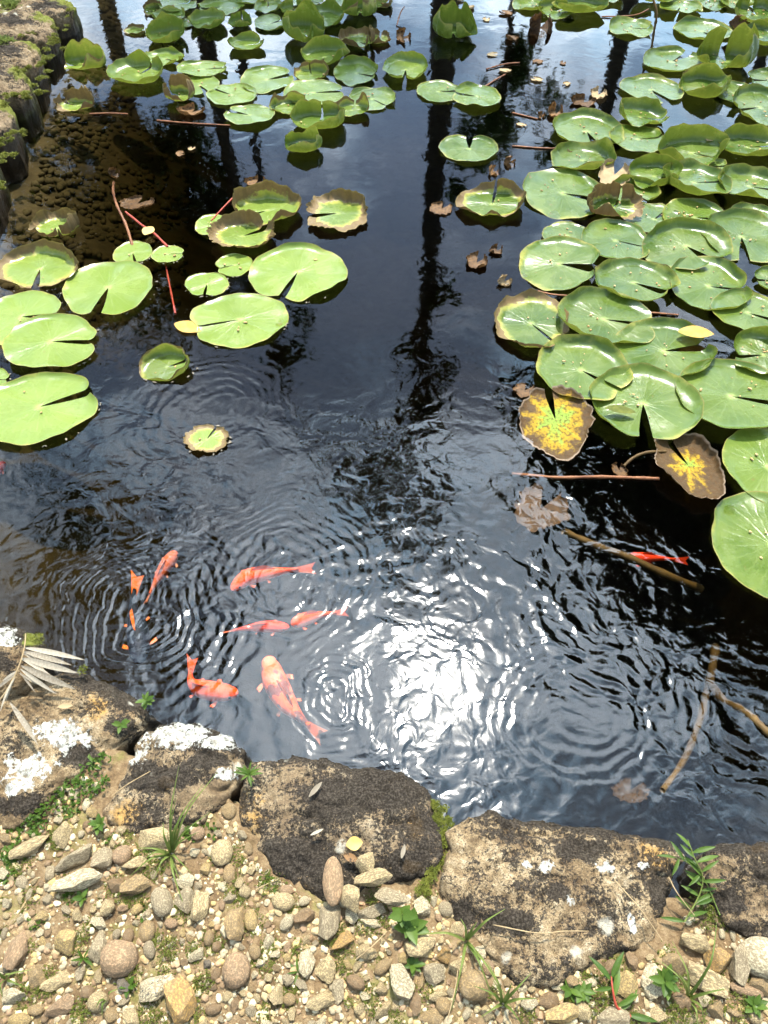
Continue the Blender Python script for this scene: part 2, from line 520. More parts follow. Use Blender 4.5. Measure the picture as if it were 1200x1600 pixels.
def m_plain(name, c1, c2, rough=0.7, scale=20.0, bump=0.0):
    m, t = new_mat(name)
    co = t.n('ShaderNodeTexCoord').outputs['Object']
    n = t.noise(co, scale, 6, 0.65)
    c = t.mix(t.smooth(n, 0.3, 0.7), c1, c2)
    b = t.n('ShaderNodeBsdfPrincipled', Base_Color=c, Roughness=rough)
    b.inputs['Specular IOR Level'].default_value = 0.2
    if bump:
        bp = t.n('ShaderNodeBump', Height=n, Strength=0.7, Distance=bump)
        t.set(b.inputs['Normal'], bp.outputs[0])
    finish(t, b.outputs[0])
    return m


def m_koi():
    m, t = new_mat('koi_skin')
    co = t.n('ShaderNodeTexCoord').outputs['Object']
    rnd = t.n('ShaderNodeObjectInfo').outputs['Random']
    oc = t.n('ShaderNodeObjectInfo').outputs['Color']
    v = t.n('ShaderNodeVectorMath', {'operation': 'ADD'}, i0=co, i1=t.n('ShaderNodeCombineXYZ', X=t.math('MULTIPLY', rnd, 9.0), Y=0.0, Z=0.0)).outputs[0]
    n = t.noise(v, 22, 4, 0.55)
    c = t.mix(t.smooth(n, 0.35, 0.7, 0.0, 0.6), oc, t.mix(1.0, oc, (1.0, 1.4, 1.2), 'MULTIPLY'))
    wh = t.attr('white', 'OBJECT')
    bl = t.attr('black', 'OBJECT')
    c = t.mix(t.math('MULTIPLY', wh, t.smooth(t.noise(v, 16, 2, 0.5), 0.52, 0.56)), c, (0.85, 0.78, 0.70))
    c = t.mix(t.math('MULTIPLY', bl, t.smooth(t.noise(v, 24, 2, 0.5), 0.56, 0.60)), c, (0.02, 0.02, 0.025))
    fin = t.attr('fin')
    c = t.mix(t.math('MULTIPLY', fin, 0.5), c, t.mix(t.attr('finlight', 'OBJECT'), c, (0.9, 0.55, 0.35)))
    c = t.mix(t.math('MULTIPLY', fin, t.attr('finorange', 'OBJECT')), c, (0.75, 0.16, 0.02))
    sc = t.n('ShaderNodeTexVoronoi', {'feature': 'F1'}, Vector=co, Scale=170.0).outputs[0]
    bp = t.n('ShaderNodeBump', Height=sc, Strength=0.3, Distance=0.002)
    b = t.n('ShaderNodeBsdfPrincipled', Base_Color=c, Roughness=0.6, Normal=bp.outputs[0])
    b.inputs['Specular IOR Level'].default_value = 0.15
    finish(t, b.outputs[0])
    return m


ROCK, PEB, GRAV, GROUND, FLOOR = m_rock(), m_pebble(), m_gravel(), m_ground(), m_floor()
WATER, PAD, SICK, KOI = m_water(), m_pad(), m_sick_pad(), m_koi()
GREEN = m_leaf('weed_leaf', (0.035, 0.072, 0.008), (0.085, 0.135, 0.020), 0.35, 0.45)
GRASS = m_leaf('grass_blade', (0.08, 0.12, 0.022), (0.17, 0.20, 0.05), 0.35, 0.5)
MOSS = m_leaf('moss_green', (0.07, 0.085, 0.012), (0.19, 0.19, 0.03), 0.3, 0.7, 60)
DRY = m_leaf('dry_grey_leaf', (0.16, 0.13, 0.09), (0.34, 0.295, 0.22), 0.2, 0.7)
STRAW = m_leaf('straw', (0.22, 0.15, 0.075), (0.38, 0.28, 0.15), 0.2, 0.7)
DEAD = m_leaf('dead_brown_leaf', (0.06, 0.03, 0.011), (0.21, 0.11, 0.04), 0.2, 0.6, 40, (0.03, 0.017, 0.008))
YELLOW = m_leaf('yellow_leaf', (0.46, 0.28, 0.05), (0.58, 0.42, 0.15), 0.3, 0.55)
STEM = m_plain('red_brown_stem', (0.10, 0.035, 0.014), (0.24, 0.10, 0.04), 0.45, 30)
REDSTEM = m_plain('red_stem', (0.20, 0.025, 0.015), (0.30, 0.06, 0.03), 0.4, 30)
OLIVE = m_plain('olive_stem', (0.05, 0.028, 0.008), (0.12, 0.07, 0.02), 0.6, 25, 0.002)
BARK = m_plain('bark', (0.05, 0.04, 0.03), (0.11, 0.09, 0.065), 0.95, 6, 0.03)
FOLIAGE = m_leaf('tree_foliage', (0.025, 0.05, 0.012), (0.06, 0.105, 0.02), 0.25, 0.6, 3)
EYE = m_plain('fish_eye', (0.01, 0.01, 0.01), (0.02, 0.02, 0.02), 0.15)
HUSK = m_plain('seed_husk', (0.34, 0.19, 0.07), (0.55, 0.38, 0.17), 0.7, 90)
BEDSTONE = m_plain('silted_stone', (0.07, 0.054, 0.026), (0.13, 0.103, 0.055), 0.95, 18, 0.004)
# ------------------------------------------------------------------ the setting: ground, pond floor, water
FRONT_PX = [(-200, 900), (0, 985), (110, 1060), (235, 1110), (385, 1175), (560, 1200), (680, 1235), (830, 1270), (1085, 1318), (1200, 1320), (1500, 1330)]
FRONT = np.array([(P(x, y).x, P(x, y).y) for x, y in FRONT_PX])
FRONT = np.vstack([[(-1.6, FRONT[0, 1] + 0.12)], FRONT, [(5.0, 0.2)]])


def front_y(x):
    return np.interp(x, FRONT[:, 0], FRONT[:, 1])


def left_x(y):
    return -1.17 - 0.09 * np.asarray(y)


FAR_Y, RIGHT_X, LAND = 9.0, 4.6, 0.07


def inside(x, y):
    """distance into the pond, negative on land"""
    d = np.minimum(y - front_y(x), x - left_x(y))
    return np.minimum(np.minimum(d, FAR_Y - y), RIGHT_X - x)


def ground_h(x, y):
    x, y = np.atleast_1d(np.asarray(x, float)), np.atleast_1d(np.asarray(y, float))
    p = np.stack([x, y, np.zeros_like(x)], 1)
    near = np.exp(-((x / 4) ** 2 + (y / 6) ** 2))
    h = LAND + 0.012 * fbm(p * 4.0, 3) * near + 0.006 * fbm(p * 22.0, 3) * near
    d = inside(x, y)
    f = np.clip((d + 0.12) / 0.07, 0, 1)
    return h * (1 - f) - 0.78 * f


def axis(lo, hi, step, far, grow=1.25):
    a = list(np.arange(lo, hi + 1e-6, step))
    s = step
    while a[-1] < far:
        s *= grow
        a.append(a[-1] + s)
    s = step
    while a[0] > -far:
        s *= grow
        a.insert(0, a[0] - s)
    return np.array(a)


ax, ay = axis(-1.3, 1.2, 0.009, 400.0, 1.16), axis(-0.05, 1.05, 0.009, 400.0, 1.12)
gx, gy = np.meshgrid(ax, ay)
gz = ground_h(gx.ravel(), gy.ravel())
V = np.stack([gx.ravel(), gy.ravel(), gz], 1)
kind(obj('ground', mesh_from('ground', V, grid_faces(len(ax), len(ay))), GROUND), 'structure')

# pond floor: a silted shelf along the left wall and the near bank, deep in the middle
fx, fy = np.arange(-2.0, 5.0, 0.04), np.arange(0.0, 9.4, 0.04)
gx, gy = np.meshgrid(fx, fy)
x, y = gx.ravel(), gy.ravel()
dl = np.clip((x - left_x(y)) / 1.0, 0, 1)
df = np.clip((y - front_y(x)) / 0.5, 0, 1)
dep = -0.10 - 0.58 * np.minimum(dl ** 1.1, 0.5 + df)
dep = dep + 0.02 * fbm(np.stack([x * 5, y * 5, x * 0], 1), 3)
kind(obj('pond_floor', mesh_from('pond_floor', np.stack([x, y, dep], 1), grid_faces(len(fx), len(fy))), FLOOR), 'structure')


def floor_h(px, py):
    l = min(max((px - float(left_x(py))), 0), 1)
    f = min(max((py - float(front_y(px))) / 0.5, 0), 1)
    return -0.10 - 0.58 * min(l ** 1.1, 0.5 + f)


# water body: closed, its top a sheet from bank to bank
wx, wy = np.linspace(-1.95, 4.8, 60), np.linspace(0.05, 9.2, 80)
gx, gy = np.meshgrid(wx, wy)
top = np.stack([gx.ravel(), gy.ravel(), np.zeros(gx.size)], 1)
n = len(top)
F = grid_faces(60, 80)
ring = [i for i in range(60)] + [60 * j + 59 for j in range(1, 80)] + [60 * 79 + i for i in range(58, -1, -1)] + [60 * j for j in range(78, 0, -1)]
low = [(top[i][0], top[i][1], -0.74) for i in ring]
V = top.tolist() + low
for k in range(len(ring)):
    a, b = ring[k], ring[(k + 1) % len(ring)]
    F.append((b, a, n + k, n + (k + 1) % len(ring)))
F.append(tuple(n + k for k in range(len(ring) - 1, -1, -1)))
kind(obj('water', mesh_from('water', V, F, False), WATER), 'structure')


# ------------------------------------------------------------------ boulders
def catmull(pts, n):
    pts = np.asarray(pts, float)
    m = len(pts)
    seg = np.linalg.norm(np.roll(pts, -1, 0) - pts, axis=1)
    cum = np.concatenate([[0], np.cumsum(seg)])
    out = []
    for s in np.linspace(0, cum[-1], n, endpoint=False):
        i = min(int(np.searchsorted(cum, s, 'right') - 1), m - 1)
        u = (s - cum[i]) / max(seg[i], 1e-9)
        p0, p1, p2, p3 = pts[i - 1], pts[i], pts[(i + 1) % m], pts[(i + 2) % m]
        out.append(0.5 * ((2 * p1) + (-p0 + p2) * u + (2 * p0 - 5 * p1 + 4 * p2 - p3) * u * u + (-p0 + 3 * p1 - 3 * p2 + p3) * u ** 3))
    return np.array(out)


def straight(pts, n):
    pts = np.asarray(pts, float)
    seg = np.linalg.norm(np.roll(pts, -1, 0) - pts, axis=1)
    cum = np.concatenate([[0], np.cumsum(seg)])
    s = np.linspace(0, cum[-1], n, endpoint=False)
    cl = np.vstack([pts, pts[:1]])
    return np.column_stack([np.interp(s, cum, cl[:, 0]), np.interp(s, cum, cl[:, 1])])


def blobs(wxy, lst):
    r = np.zeros(len(wxy))
    for (px, py, rx, ry) in lst:
        c = P(px, py, 0.1)
        k = scale_at(px, py, 0.1)
        k2 = foreshort(px, py)
        d = np.sqrt(((wxy[:, 0] - c.x) / (rx * k)) ** 2 + ((wxy[:, 1] - c.y) / (ry * k2)) ** 2)
        r = np.maximum(r, np.clip(1.25 - d, 0, 1))
    return r


def boulder(outline, ztop, label, white=(), dark=(), moss=(), ochre=(), base_dark=0.3, tone=0.0, amp=1.0, rr=0.024, tilt=0.0, seed=0, zbot=-0.4, moss_side=0.0, name='bank_boulder'):
    pts = [P(x, y, ztop) for x, y in outline]
    c = sum(pts, Vector()) / len(pts)
    pl = [(p.x - c.x, p.y - c.y) for p in pts]
    ol = 0.2 * catmull(pl, 168) + 0.8 * straight(pl, 168)
    ang = np.linspace(0, 2 * np.pi, 168, endpoint=False)
    jit = 1 + 0.05 * fbm(np.stack([np.cos(ang) * 6 + seed, np.sin(ang) * 6, ang * 0], 1), 4, 0.65)
    ol = ol * jit[:, None] * 0.985
    rows, zs, sides = [], [], []
    lr = np.linalg.norm(ol, axis=1)
    NR = 52
    for j in range(NR):
        r = (j + 0.4) / (NR - 0.6)
        r = 1 - (1 - r) ** 1.25
        d = (1 - r) * lr
        q = np.clip(1 - d / rr, 0, 1)
        rows.append(ol * r)
        zs.append(-0.75 * rr * (1 - np.sqrt(np.clip(1 - q * q, 0, 1))) - 0.02 * r * r)
        sides.append(np.zeros(168))
    for j in range(1, 11):
        u = j / 10
        rows.append(ol * (1 + 0.015 * math.sin(u * math.pi) - 0.10 * u))
        zs.append(np.full(168, -0.75 * rr - 0.02 + (zbot - ztop) * u ** 1.3))
        sides.append(np.full(168, u))
    xy = np.concatenate(rows)
    z = np.concatenate(zs)
    side = np.concatenate(sides)
    # displacement
    p3 = np.stack([xy[:, 0] + c.x + seed * 3.1, xy[:, 1] + c.y, z], 1)
    big = fbm(p3 * 7, 3)
    mid = fbm(p3 * 24 + 5, 4)
    fine = fbm(p3 * 95 + 9, 3)
    ridge = 1 - np.abs(fbm(p3 * 13 + 31, 3)) * 2
    step = fbm(p3 * 5 + 71, 3) * 5
    step = (np.floor(step) + np.clip((step - np.floor(step)) * 3.5 - 1.2, 0, 1)) / 5
    crack = 1 - np.abs(fbm(p3 * 6 + 47, 4)) * 9
    d = amp * (0.010 * big + 0.016 * step + 0.008 * mid + 0.0055 * fine - 0.012 * np.clip(ridge - 0.78, 0, 1) * 3 - 0.010 * np.clip(crack, 0, 1))
    rad = np.maximum(np.linalg.norm(xy, axis=1), 1e-6)
    out = np.clip(side * 3, 0, 1)
    z2 = z + d * (1 - out) + xy[:, 1] * tilt
    xy2 = xy * (1 + (d / rad * 0.6 * np.clip((rad / np.maximum(np.tile(lr, len(rows)), 1e-6) - 0.6) * 2.5, 0, 1)))[:, None]
    V = np.column_stack([xy2, z2])
    F = grid_faces(168, len(rows), True)
    F.append(tuple(range(167, -1, -1)))
    me = mesh_from(name, V, F)
    wxy = xy2 + np.array([c.x, c.y])
    msk = np.zeros((len(V), 4))
    msk[:, 0] = blobs(wxy, white)
    shore = np.clip((inside(wxy[:, 0], wxy[:, 1]) + 0.075) / 0.05, 0, 1) if name == 'bank_boulder' else 0.0
    msk[:, 1] = np.maximum(np.maximum(base_dark, blobs(wxy, dark)), shore)
    msk[:, 2] = np.maximum(blobs(wxy, moss), moss_side * np.clip(side * 4, 0, 1))
    msk[:, 3] = 1
    cattr(me, 'msk', msk)
    fattr(me, 'ochre', blobs(wxy, ochre))
    me.flip_normals() if me.polygons[0].normal.z < 0 else None
    o = obj(name, me, ROCK, loc=(c.x, c.y, ztop))
    o['tone'] = tone
    return tag(o, label, 'boulder', 'boulders edging the pond')


FB = 0.105
boulder([(-60, 960), (0, 968), (40, 980), (70, 1003), (66, 1035), (30, 1062), (-10, 1080), (-60, 1075)], FB + 0.02,
        'pale boulder with mossy edge at left frame edge under the dry twig', white=[(10, 1000, 40, 25)], dark=[(10, 1045, 50, 22), (60, 1010, 25, 30)], moss=[(58, 1003, 26, 24)], base_dark=0.35, seed=1)
boulder([(-70, 1088), (20, 1062), (85, 1040), (130, 1042), (180, 1060), (222, 1082), (243, 1108), (215, 1128), (180, 1160), (150, 1195), (100, 1222), (55, 1260), (10, 1290), (-60, 1310)], FB,
        'tan boulder with black crust and white lichen patch, under the dry twig',
        white=[(95, 1148, 62, 34), (45, 1200, 58, 32), (30, 1228, 34, 18)], dark=[(200, 1090, 60, 26), (150, 1060, 60, 18), (130, 1180, 50, 22), (185, 1130, 36, 25), (20, 1255, 60, 24)], ochre=[(150, 1100, 30, 30)], base_dark=0.36, seed=2)
boulder([(196, 1148), (222, 1120), (262, 1110), (320, 1122), (362, 1140), (386, 1166), (384, 1200), (366, 1222), (330, 1258), (308, 1288), (250, 1298), (190, 1300), (150, 1290), (146, 1260), (168, 1232), (186, 1190)], FB,
        'brown boulder splashed with large white lichen patches along its water side',
        white=[(275, 1140, 88, 36), (215, 1175, 28, 26), (345, 1155, 36, 26), (350, 1205, 26, 12)], dark=[(250, 1215, 110, 28), (330, 1185, 50, 20), (220, 1200, 30, 30)], ochre=[(190, 1268, 40, 26), (255, 1225, 25, 16)], base_dark=0.42, tone=0.25, seed=3)
boulder([(384, 1178), (430, 1166), (500, 1170), (560, 1190), (625, 1196), (668, 1218), (690, 1252), (705, 1300), (690, 1345), (650, 1372), (590, 1385), (545, 1402), (500, 1412), (455, 1392), (410, 1358), (372, 1318), (362, 1270), (368, 1220)], FB,
        'blackish slab-like boulder with ochre corner carrying the pebble pile',
        white=[], dark=[(530, 1240, 170, 70), (600, 1230, 110, 60), (450, 1330, 90, 40), (640, 1350, 60, 40)], ochre=[(390, 1262, 34, 45), (650, 1290, 18, 45), (645, 1350, 40, 14), (470, 1390, 30, 16)], base_dark=0.62, tone=0.35, seed=4, amp=0.8)
boulder([(700, 1296), (722, 1270), (762, 1252), (800, 1262), (860, 1268), (930, 1280), (1000, 1290), (1070, 1306), (1088, 1330), (1075, 1372), (1056, 1420), (1040, 1468), (1000, 1490), (945, 1502), (890, 1530), (835, 1548), (790, 1528), (745, 1480), (702, 1435), (688, 1390), (694, 1340)], FB + 0.005,
        'largest boulder, tan and black speckled with small white lichen dots',
        white=[(890, 1410, 11, 13), (1005, 1350, 14, 9), (945, 1355, 22, 18), (855, 1352, 20, 18), (822, 1352, 13, 11), (990, 1440, 9, 22)], dark=[(760, 1255, 80, 20), (870, 1395, 30, 20), (1035, 1400, 28, 45), (720, 1425, 30, 30), (980, 1490, 50, 20), (800, 1440, 70, 30), (905, 1330, 60, 24)], ochre=[(1030, 1340, 40, 40)], base_dark=0.43, seed=5, amp=0.9)
boulder([(1106, 1322), (1140, 1313), (1200, 1314), (1270, 1310), (1330, 1330), (1340, 1420), (1290, 1490), (1210, 1478), (1165, 1470), (1130, 1440), (1116, 1400), (1104, 1360)], FB,
        'tan brown boulder at right frame edge beside the trailing leafy weed', dark=[(1140, 1410, 40, 24), (1195, 1370, 20, 20), (1160, 1450, 40, 18)], ochre=[(1190, 1325, 40, 14)], base_dark=0.40, tone=0.15, seed=6)
# stones of the left wall, nearest to the frame edge first
LW = 0.12
left_rows = [([(-70, 300), (-20, 290), (8, 300), (14, 325), (6, 360), (-30, 400), (-90, 390)], 'small dark mossy wall stone at the lower end of the left wall', 0.30, 0.5),
             ([(-60, 216), (0, 206), (30, 214), (36, 240), (30, 268), (14, 300), (-40, 305), (-90, 290)], 'brown mossy wall stone cut by left frame edge, below dark rounded one', 0.2, 0.35),
             ([(-40, 150), (10, 146), (45, 150), (62, 168), (58, 192), (40, 205), (0, 210), (-50, 208)], 'dark rounded wall stone with moss above it on the left wall', 0.5, 0.3),
             ([(-30, 108), (20, 100), (62, 100), (84, 112), (84, 130), (68, 146), (30, 146), (-20, 150), (-50, 140)], 'moss-covered wall stone in the middle of the left wall', 0.35, 0.75),
             ([(-20, 62), (30, 54), (75, 54), (96, 64), (96, 84), (82, 102), (40, 102), (0, 105), (-40, 100)], 'flat pinkish grey wall stone with pale top on the left wall', 0.05, 0.25),
             ([(10, 22), (50, 16), (100, 16), (117, 24), (118, 42), (100, 58), (50, 58), (10, 58), (-10, 42)], 'olive brown wall stone with mossy face, second from the far end', 0.4, 0.6),
             ([(60, -6), (100, -16), (140, -10), (150, 0), (142, 16), (118, 24), (70, 22), (50, 8)], 'pinkish grey wall stone at the far end of the left wall', 0.1, 0.2)]
for k, (ol, lab, tone, ms) in enumerate(left_rows):
    ol = [(x_ - 34 - 0.06 * max(y_, 0), y_ - 4) for x_, y_ in ol]
    boulder(ol, LW, lab, dark=[(ol[0][0] + 60, ol[0][1] + 22, 50, 10)], moss=[(ol[3][0], ol[3][1], 40, 22), (ol[0][0] + 30, ol[0][1], 50, 12)], base_dark=0.38, tone=0.22 + 0.55 * tone, seed=20 + k, amp=1.1, rr=0.032, zbot=-0.3, moss_side=ms, name='wall_stone')

# rounded silt-covered stones on the shallow shelf by the left wall
ico = bmesh.new()
bmesh.ops.create_icosphere(ico, subdivisions=2, radius=1.0)
ICO2_V = np.array([v.co[:] for v in ico.verts])
ICO2_F = np.array([[v.index for v in f.verts] for f in ico.faces])
ico.free()
ico = bmesh.new()
bmesh.ops.create_icosphere(ico, subdivisions=1, radius=1.0)
ICO1_V = np.array([v.co[:] for v in ico.verts])
ICO1_F = np.array([[v.index for v in f.verts] for f in ico.faces])
ico.free()


def scatter_mesh(name, items, base_v, base_f, colors=None):
    """items: list of (x, y, z, sx, sy, sz, rot)"""
    it = np.array(items)
    n, nv = len(it), len(base_v)
    jit = 1 + 0.36 * (RNG.random((n, nv, 1)) - 0.5)
    v = base_v[None] * jit * it[:, None, 3:6]
    tilt = (RNG.random(n) - 0.5) * 0.7
    ct, st = np.cos(tilt)[:, None], np.sin(tilt)[:, None]
    y, z = v[:, :, 1] * ct - v[:, :, 2] * st, v[:, :, 1] * st + v[:, :, 2] * ct
    c, s = np.cos(it[:, 6])[:, None], np.sin(it[:, 6])[:, None]
    xx = v[:, :, 0] * c - y * s
    yy = v[:, :, 0] * s + y * c
    V = np.stack([xx + it[:, None, 0], yy + it[:, None, 1], z + it[:, None, 2]], 2).reshape(-1, 3)
    F = (base_f[None] + (np.arange(n) * nv)[:, None, None]).reshape(-1, 3)
    me = mesh_from(name, V, F.tolist())
    if colors is not None:
        cattr(me, 'gcol', np.repeat(np.column_stack([colors, np.ones(n)]), nv, axis=0))
    return me


bed = []
for k in range(2600):
    yy = random.uniform(1.9, 6.0)
    xx = float(left_x(yy)) + 0.02 + 0.55 * random.random() ** 1.2
    s = random.uniform(0.008, 0.021)
    bed.append((xx, yy, floor_h(xx, yy) + 0.003, s * random.uniform(0.9, 1.4), s, s * 0.7, random.uniform(0, 6.28)))
o = obj('submerged_stones', scatter_mesh('submerged_stones', bed, ICO2_V, ICO2_F), BEDSTONE)
kind(o, 'stuff', 'brown silted stones lying under shallow water by the left wall', 'stones')
# ------------------------------------------------------------------ lily pads
# pixel centre, width, height, notch bearing (0 right, 90 far, 180 left, 270 near), curl 0-3, browning 0-1, tint 0-1, layer, own label
PADS = """
137 97 76 32 200 2.7 .35 .75 0|boat-shaped yellow-green lily pad with raised rim nearest the left wall
121 162 68 26 150 2.9 .95 .7 0|withered lily pad with crumpled pale brown rim close to the left wall
216 116 90 46 60 2.2 .1 .55 1|
212 47 36 14 20 1.6 .7 .5 0|
262 57 68 38 350 2.4 .1 .55 1|
257 90 64 26 330 1.6 .1 .55 0|
240 15 36 18 200 2.4 .8 .4 0|
265 27 60 22 10 1.8 .2 .55 1|
275 10 68 24 40 1.2 .1 .55 2|
325 36 62 30 250 2.0 .15 .5 1|
294 35 30 14 90 .5 .1 .5 0|
345 10 74 26 200 1.2 .1 .55 0|
377 37 38 22 90 2.4 .2 .4 1|
385 71 64 24 30 1.8 .2 .45 1|
317 109 82 26 10 .9 .05 .5 1|
312 132 64 30 300 .5 .1 .55 0|
283 152 64 32 150 2.6 .75 .6 2|
362 147 78 36 150 .4 .05 .5 0|
390 181 78 34 160 .4 .1 .5 1|
417 123 82 42 20 .5 .05 .45 0|
490 146 94 38 5 .4 .05 .5 1|
487 115 60 28 100 2.2 .6 .6 0|
507 89 77 36 260 2.0 .1 .45 1|
476 53 80 46 300 2.8 .1 .35 2|deeply cupped green lily pad standing highest in the far left cluster
508 29 63 38 200 2.0 .1 .45 1|
563 18 70 30 270 2.8 .45 .55 1|
595 5 45 20 40 2.4 .8 .5 0|
420 10 44 25 100 1.6 .3 .5 0|
457 15 45 20 80 1.8 .2 .45 0|
422 36 52 26 40 .8 .1 .5 0|
395 -4 60 24 200 1.0 .1 .5 0|
480 2 54 22 330 1.4 .1 .5 1|
535 -2 56 22 90 1.4 .1 .5 0|
557 112 72 42 340 1.3 .1 .45 0|
634 109 75 42 265 1.5 .05 .5 1|
686 142 73 33 5 .3 .05 .4 0|flat lily pad left of its overlapping twin, beside the trunk's reflection
745 151 77 38 170 1.0 .15 .45 1|lily pad with dark right rim, right one of an overlapping pair at trunk reflection
582 153 80 36 310 1.0 .05 .4 0|
550 172 66 28 80 2.3 .6 .35 1|
500 190 93 44 85 2.0 .15 .38 1|
453 166 66 28 20 2.2 .5 .5 0|
476 229 71 34 20 2.4 .15 .3 1|dark cupped lily pad nearest the viewer below the far left cluster
708 49 78 40 270 2.8 .15 .45 1|cupped heart-shaped lily pad alone at far centre, right of dead brown leaves
733 231 92 44 85 .5 .1 .38 0|single flat heart-shaped lily pad right of the trunk's reflection
417 327 112 64 215 2.0 .8 .6 1|brown-rimmed lily pad behind the overlapping pair, left of the pond's middle
528 332 104 62 190 1.7 1.0 .5 1|brown-cornered lily pad notched to the left, alone at pond middle
769 317 108 58 80 2.1 .8 .4 1|brown-rimmed cupped lily pad at the left tip of the right-hand group
560 64 60 36 320 3.0 1.0 .6 1|withered lily pad with thick crumpled rim among dead leaves at far centre
592 60 38 24 80 2.6 .9 .6 0|
985 42 70 32 350 1.4 .15 .7 0|pale sunlit lily pad at far right, left of the tall dark stalk
1097 47 86 38 300 1.0 .1 .3 0|
1133 97 95 46 90 2.8 .1 .2 2|dark green cup-shaped lily pad standing above others at far right
1050 95 82 36 40 .8 .1 .35 0|
1018 139 88 38 290 .5 .2 .35 0|
1099 138 78 40 200 2.1 .2 .2 1|
1148 144 62 38 20 .6 .1 .2 0|
1186 168 84 48 190 1.2 .1 .25 1|
1202 124 58 32 180 1.0 .1 .25 0|
917 203 100 54 280 1.1 .15 .4 0|lily pad with a hole near its notch at the back of the right-hand group
999 185 82 38 350 2.0 .1 .3 2|
996 218 80 42 10 1.2 .1 .45 1|
910 250 96 44 310 1.9 .15 .25 1|
1080 238 100 50 330 1.9 .1 .3 1|
1110 260 58 28 10 .8 .1 .4 0|
1168 230 90 42 10 1.8 .1 .2 1|
1022 275 76 46 340 1.7 .1 .35 1|
1083 287 96 60 0 1.5 .1 .4 2|
1170 290 92 56 340 1.8 .2 .25 1|
880 300 120 66 340 .5 .05 .35 0|
957 326 78 46 60 2.3 1.0 .4 2|withered curled lily pad with ragged brown rim in the right-hand group
990 299 70 40 300 1.2 .1 .45 0|
1022 341 85 46 40 .4 .05 .5 0|
1086 338 88 54 350 .6 .05 .5 0|
1175 342 76 44 330 1.0 .05 .4 0|
1158 370 118 70 260 1.2 .1 .45 1|
887 367 70 38 300 .4 .2 .4 0|
961 377 100 58 345 .5 .05 .45 1|
1071 387 126 62 300 1.3 .1 .42 2|
874 413 112 72 345 .6 .15 .35 1|
990 441 120 70 320 1.3 .2 .4 1|
1108 444 116 84 350 1.0 .05 .42 0|
1206 436 50 40 180 1.0 .1 .35 0|
1168 490 98 68 330 .4 .15 .45 1|
830 501 106 92 310 1.3 .75 .4 0|brown-spotted lily pad at the left edge of the right-hand group
944 498 134 86 350 1.2 .1 .42 1|
1038 545 146 88 10 1.0 .1 .45 0|lily pad carrying a fallen yellow leaf in the right-hand group
1190 556 86 72 180 1.6 .1 .32 2|
908 577 134 100 315 1.2 .25 .42 1|
1003 632 154 114 262 1.1 .1 .40 2|glossy lily pad notched towards viewer with yellow-green leaf on it
1142 619 168 108 345 .7 .05 .38 1|widest lily pad of the right-hand group, glossy, cut notch facing right
1200 727 126 108 0 .5 .1 .75 0|yellowish green lily pad at right frame edge beside the dead brown one
1208 850 176 150 30 .3 .02 .45 0|nearest lily pad at right frame edge, large and bright green
90 352 84 50 290 2.5 .95 .65 0|small lily pad with dried tan rim standing alone at left
62 416 128 76 275 1.7 .75 .68 0|lily pad with brown raised far rim at the left frame edge
170 450 144 84 266 .4 .05 .75 1|flat pale lily pad notched towards viewer, right of the left foreground group
34 496 116 82 0 .3 .05 .75 1|flat pale lily pad cut by left frame edge, middle of the left group
82 537 146 85 3 .4 .05 .72 2|flat pale lily pad with narrow notch facing right in left foreground group
62 636 180 114 28 .5 .05 .78 1|largest lily pad of the left group with water drops, nearest the viewer
-14 592 56 36 0 .3 .05 .6 0|sliver of a lily pad at left frame edge above the largest left pad
207 394 62 36 290 .3 .1 .75 0|small flat lily pad at the foot of the bare brown stalk
262 396 50 28 0 .3 .1 .75 0|smallest flat lily pad under the red stem with yellow leaf
332 350 57 32 290 .3 .15 .7 0|
380 370 106 60 40 2.1 1.0 .6 2|brown-rimmed lily pad folded up at its far side, left of pond middle
366 413 60 34 200 .3 .1 .75 0|
323 443 70 36 270 .3 .1 .75 0|
465 426 148 86 252 .5 .05 .75 1|large pale lily pad notched towards viewer at pond middle
374 498 148 86 198 .3 .03 .78 0|large pale lily pad notched to the left beside yellow leaf
260 566 92 60 20 2.0 .35 .45 -1|half-sunken dark olive lily pad folded along its far side
323 684 70 48 70 1.0 1.0 .75 0|small heart-shaped lily pad blotched brown, floating alone in open water
905 14 92 30 200 1.8 .1 .35 2|
868 18 62 24 30 1.5 .1 .35 1|
828 6 56 24 330 1.4 .15 .4 0|
1018 0 66 26 270 1.6 .1 .4 3|
1062 12 70 26 250 1.4 .2 .5 1|
1180 26 76 40 90 1.8 .1 .15 2|
1188 58 60 38 200 1.6 .1 .15 1|
1150 4 60 24 30 1.5 .1 .3 1|
945 -6 70 26 200 1.5 .1 .3 1|
1110 4 56 22 90 1.3 .1 .3 0|
"""


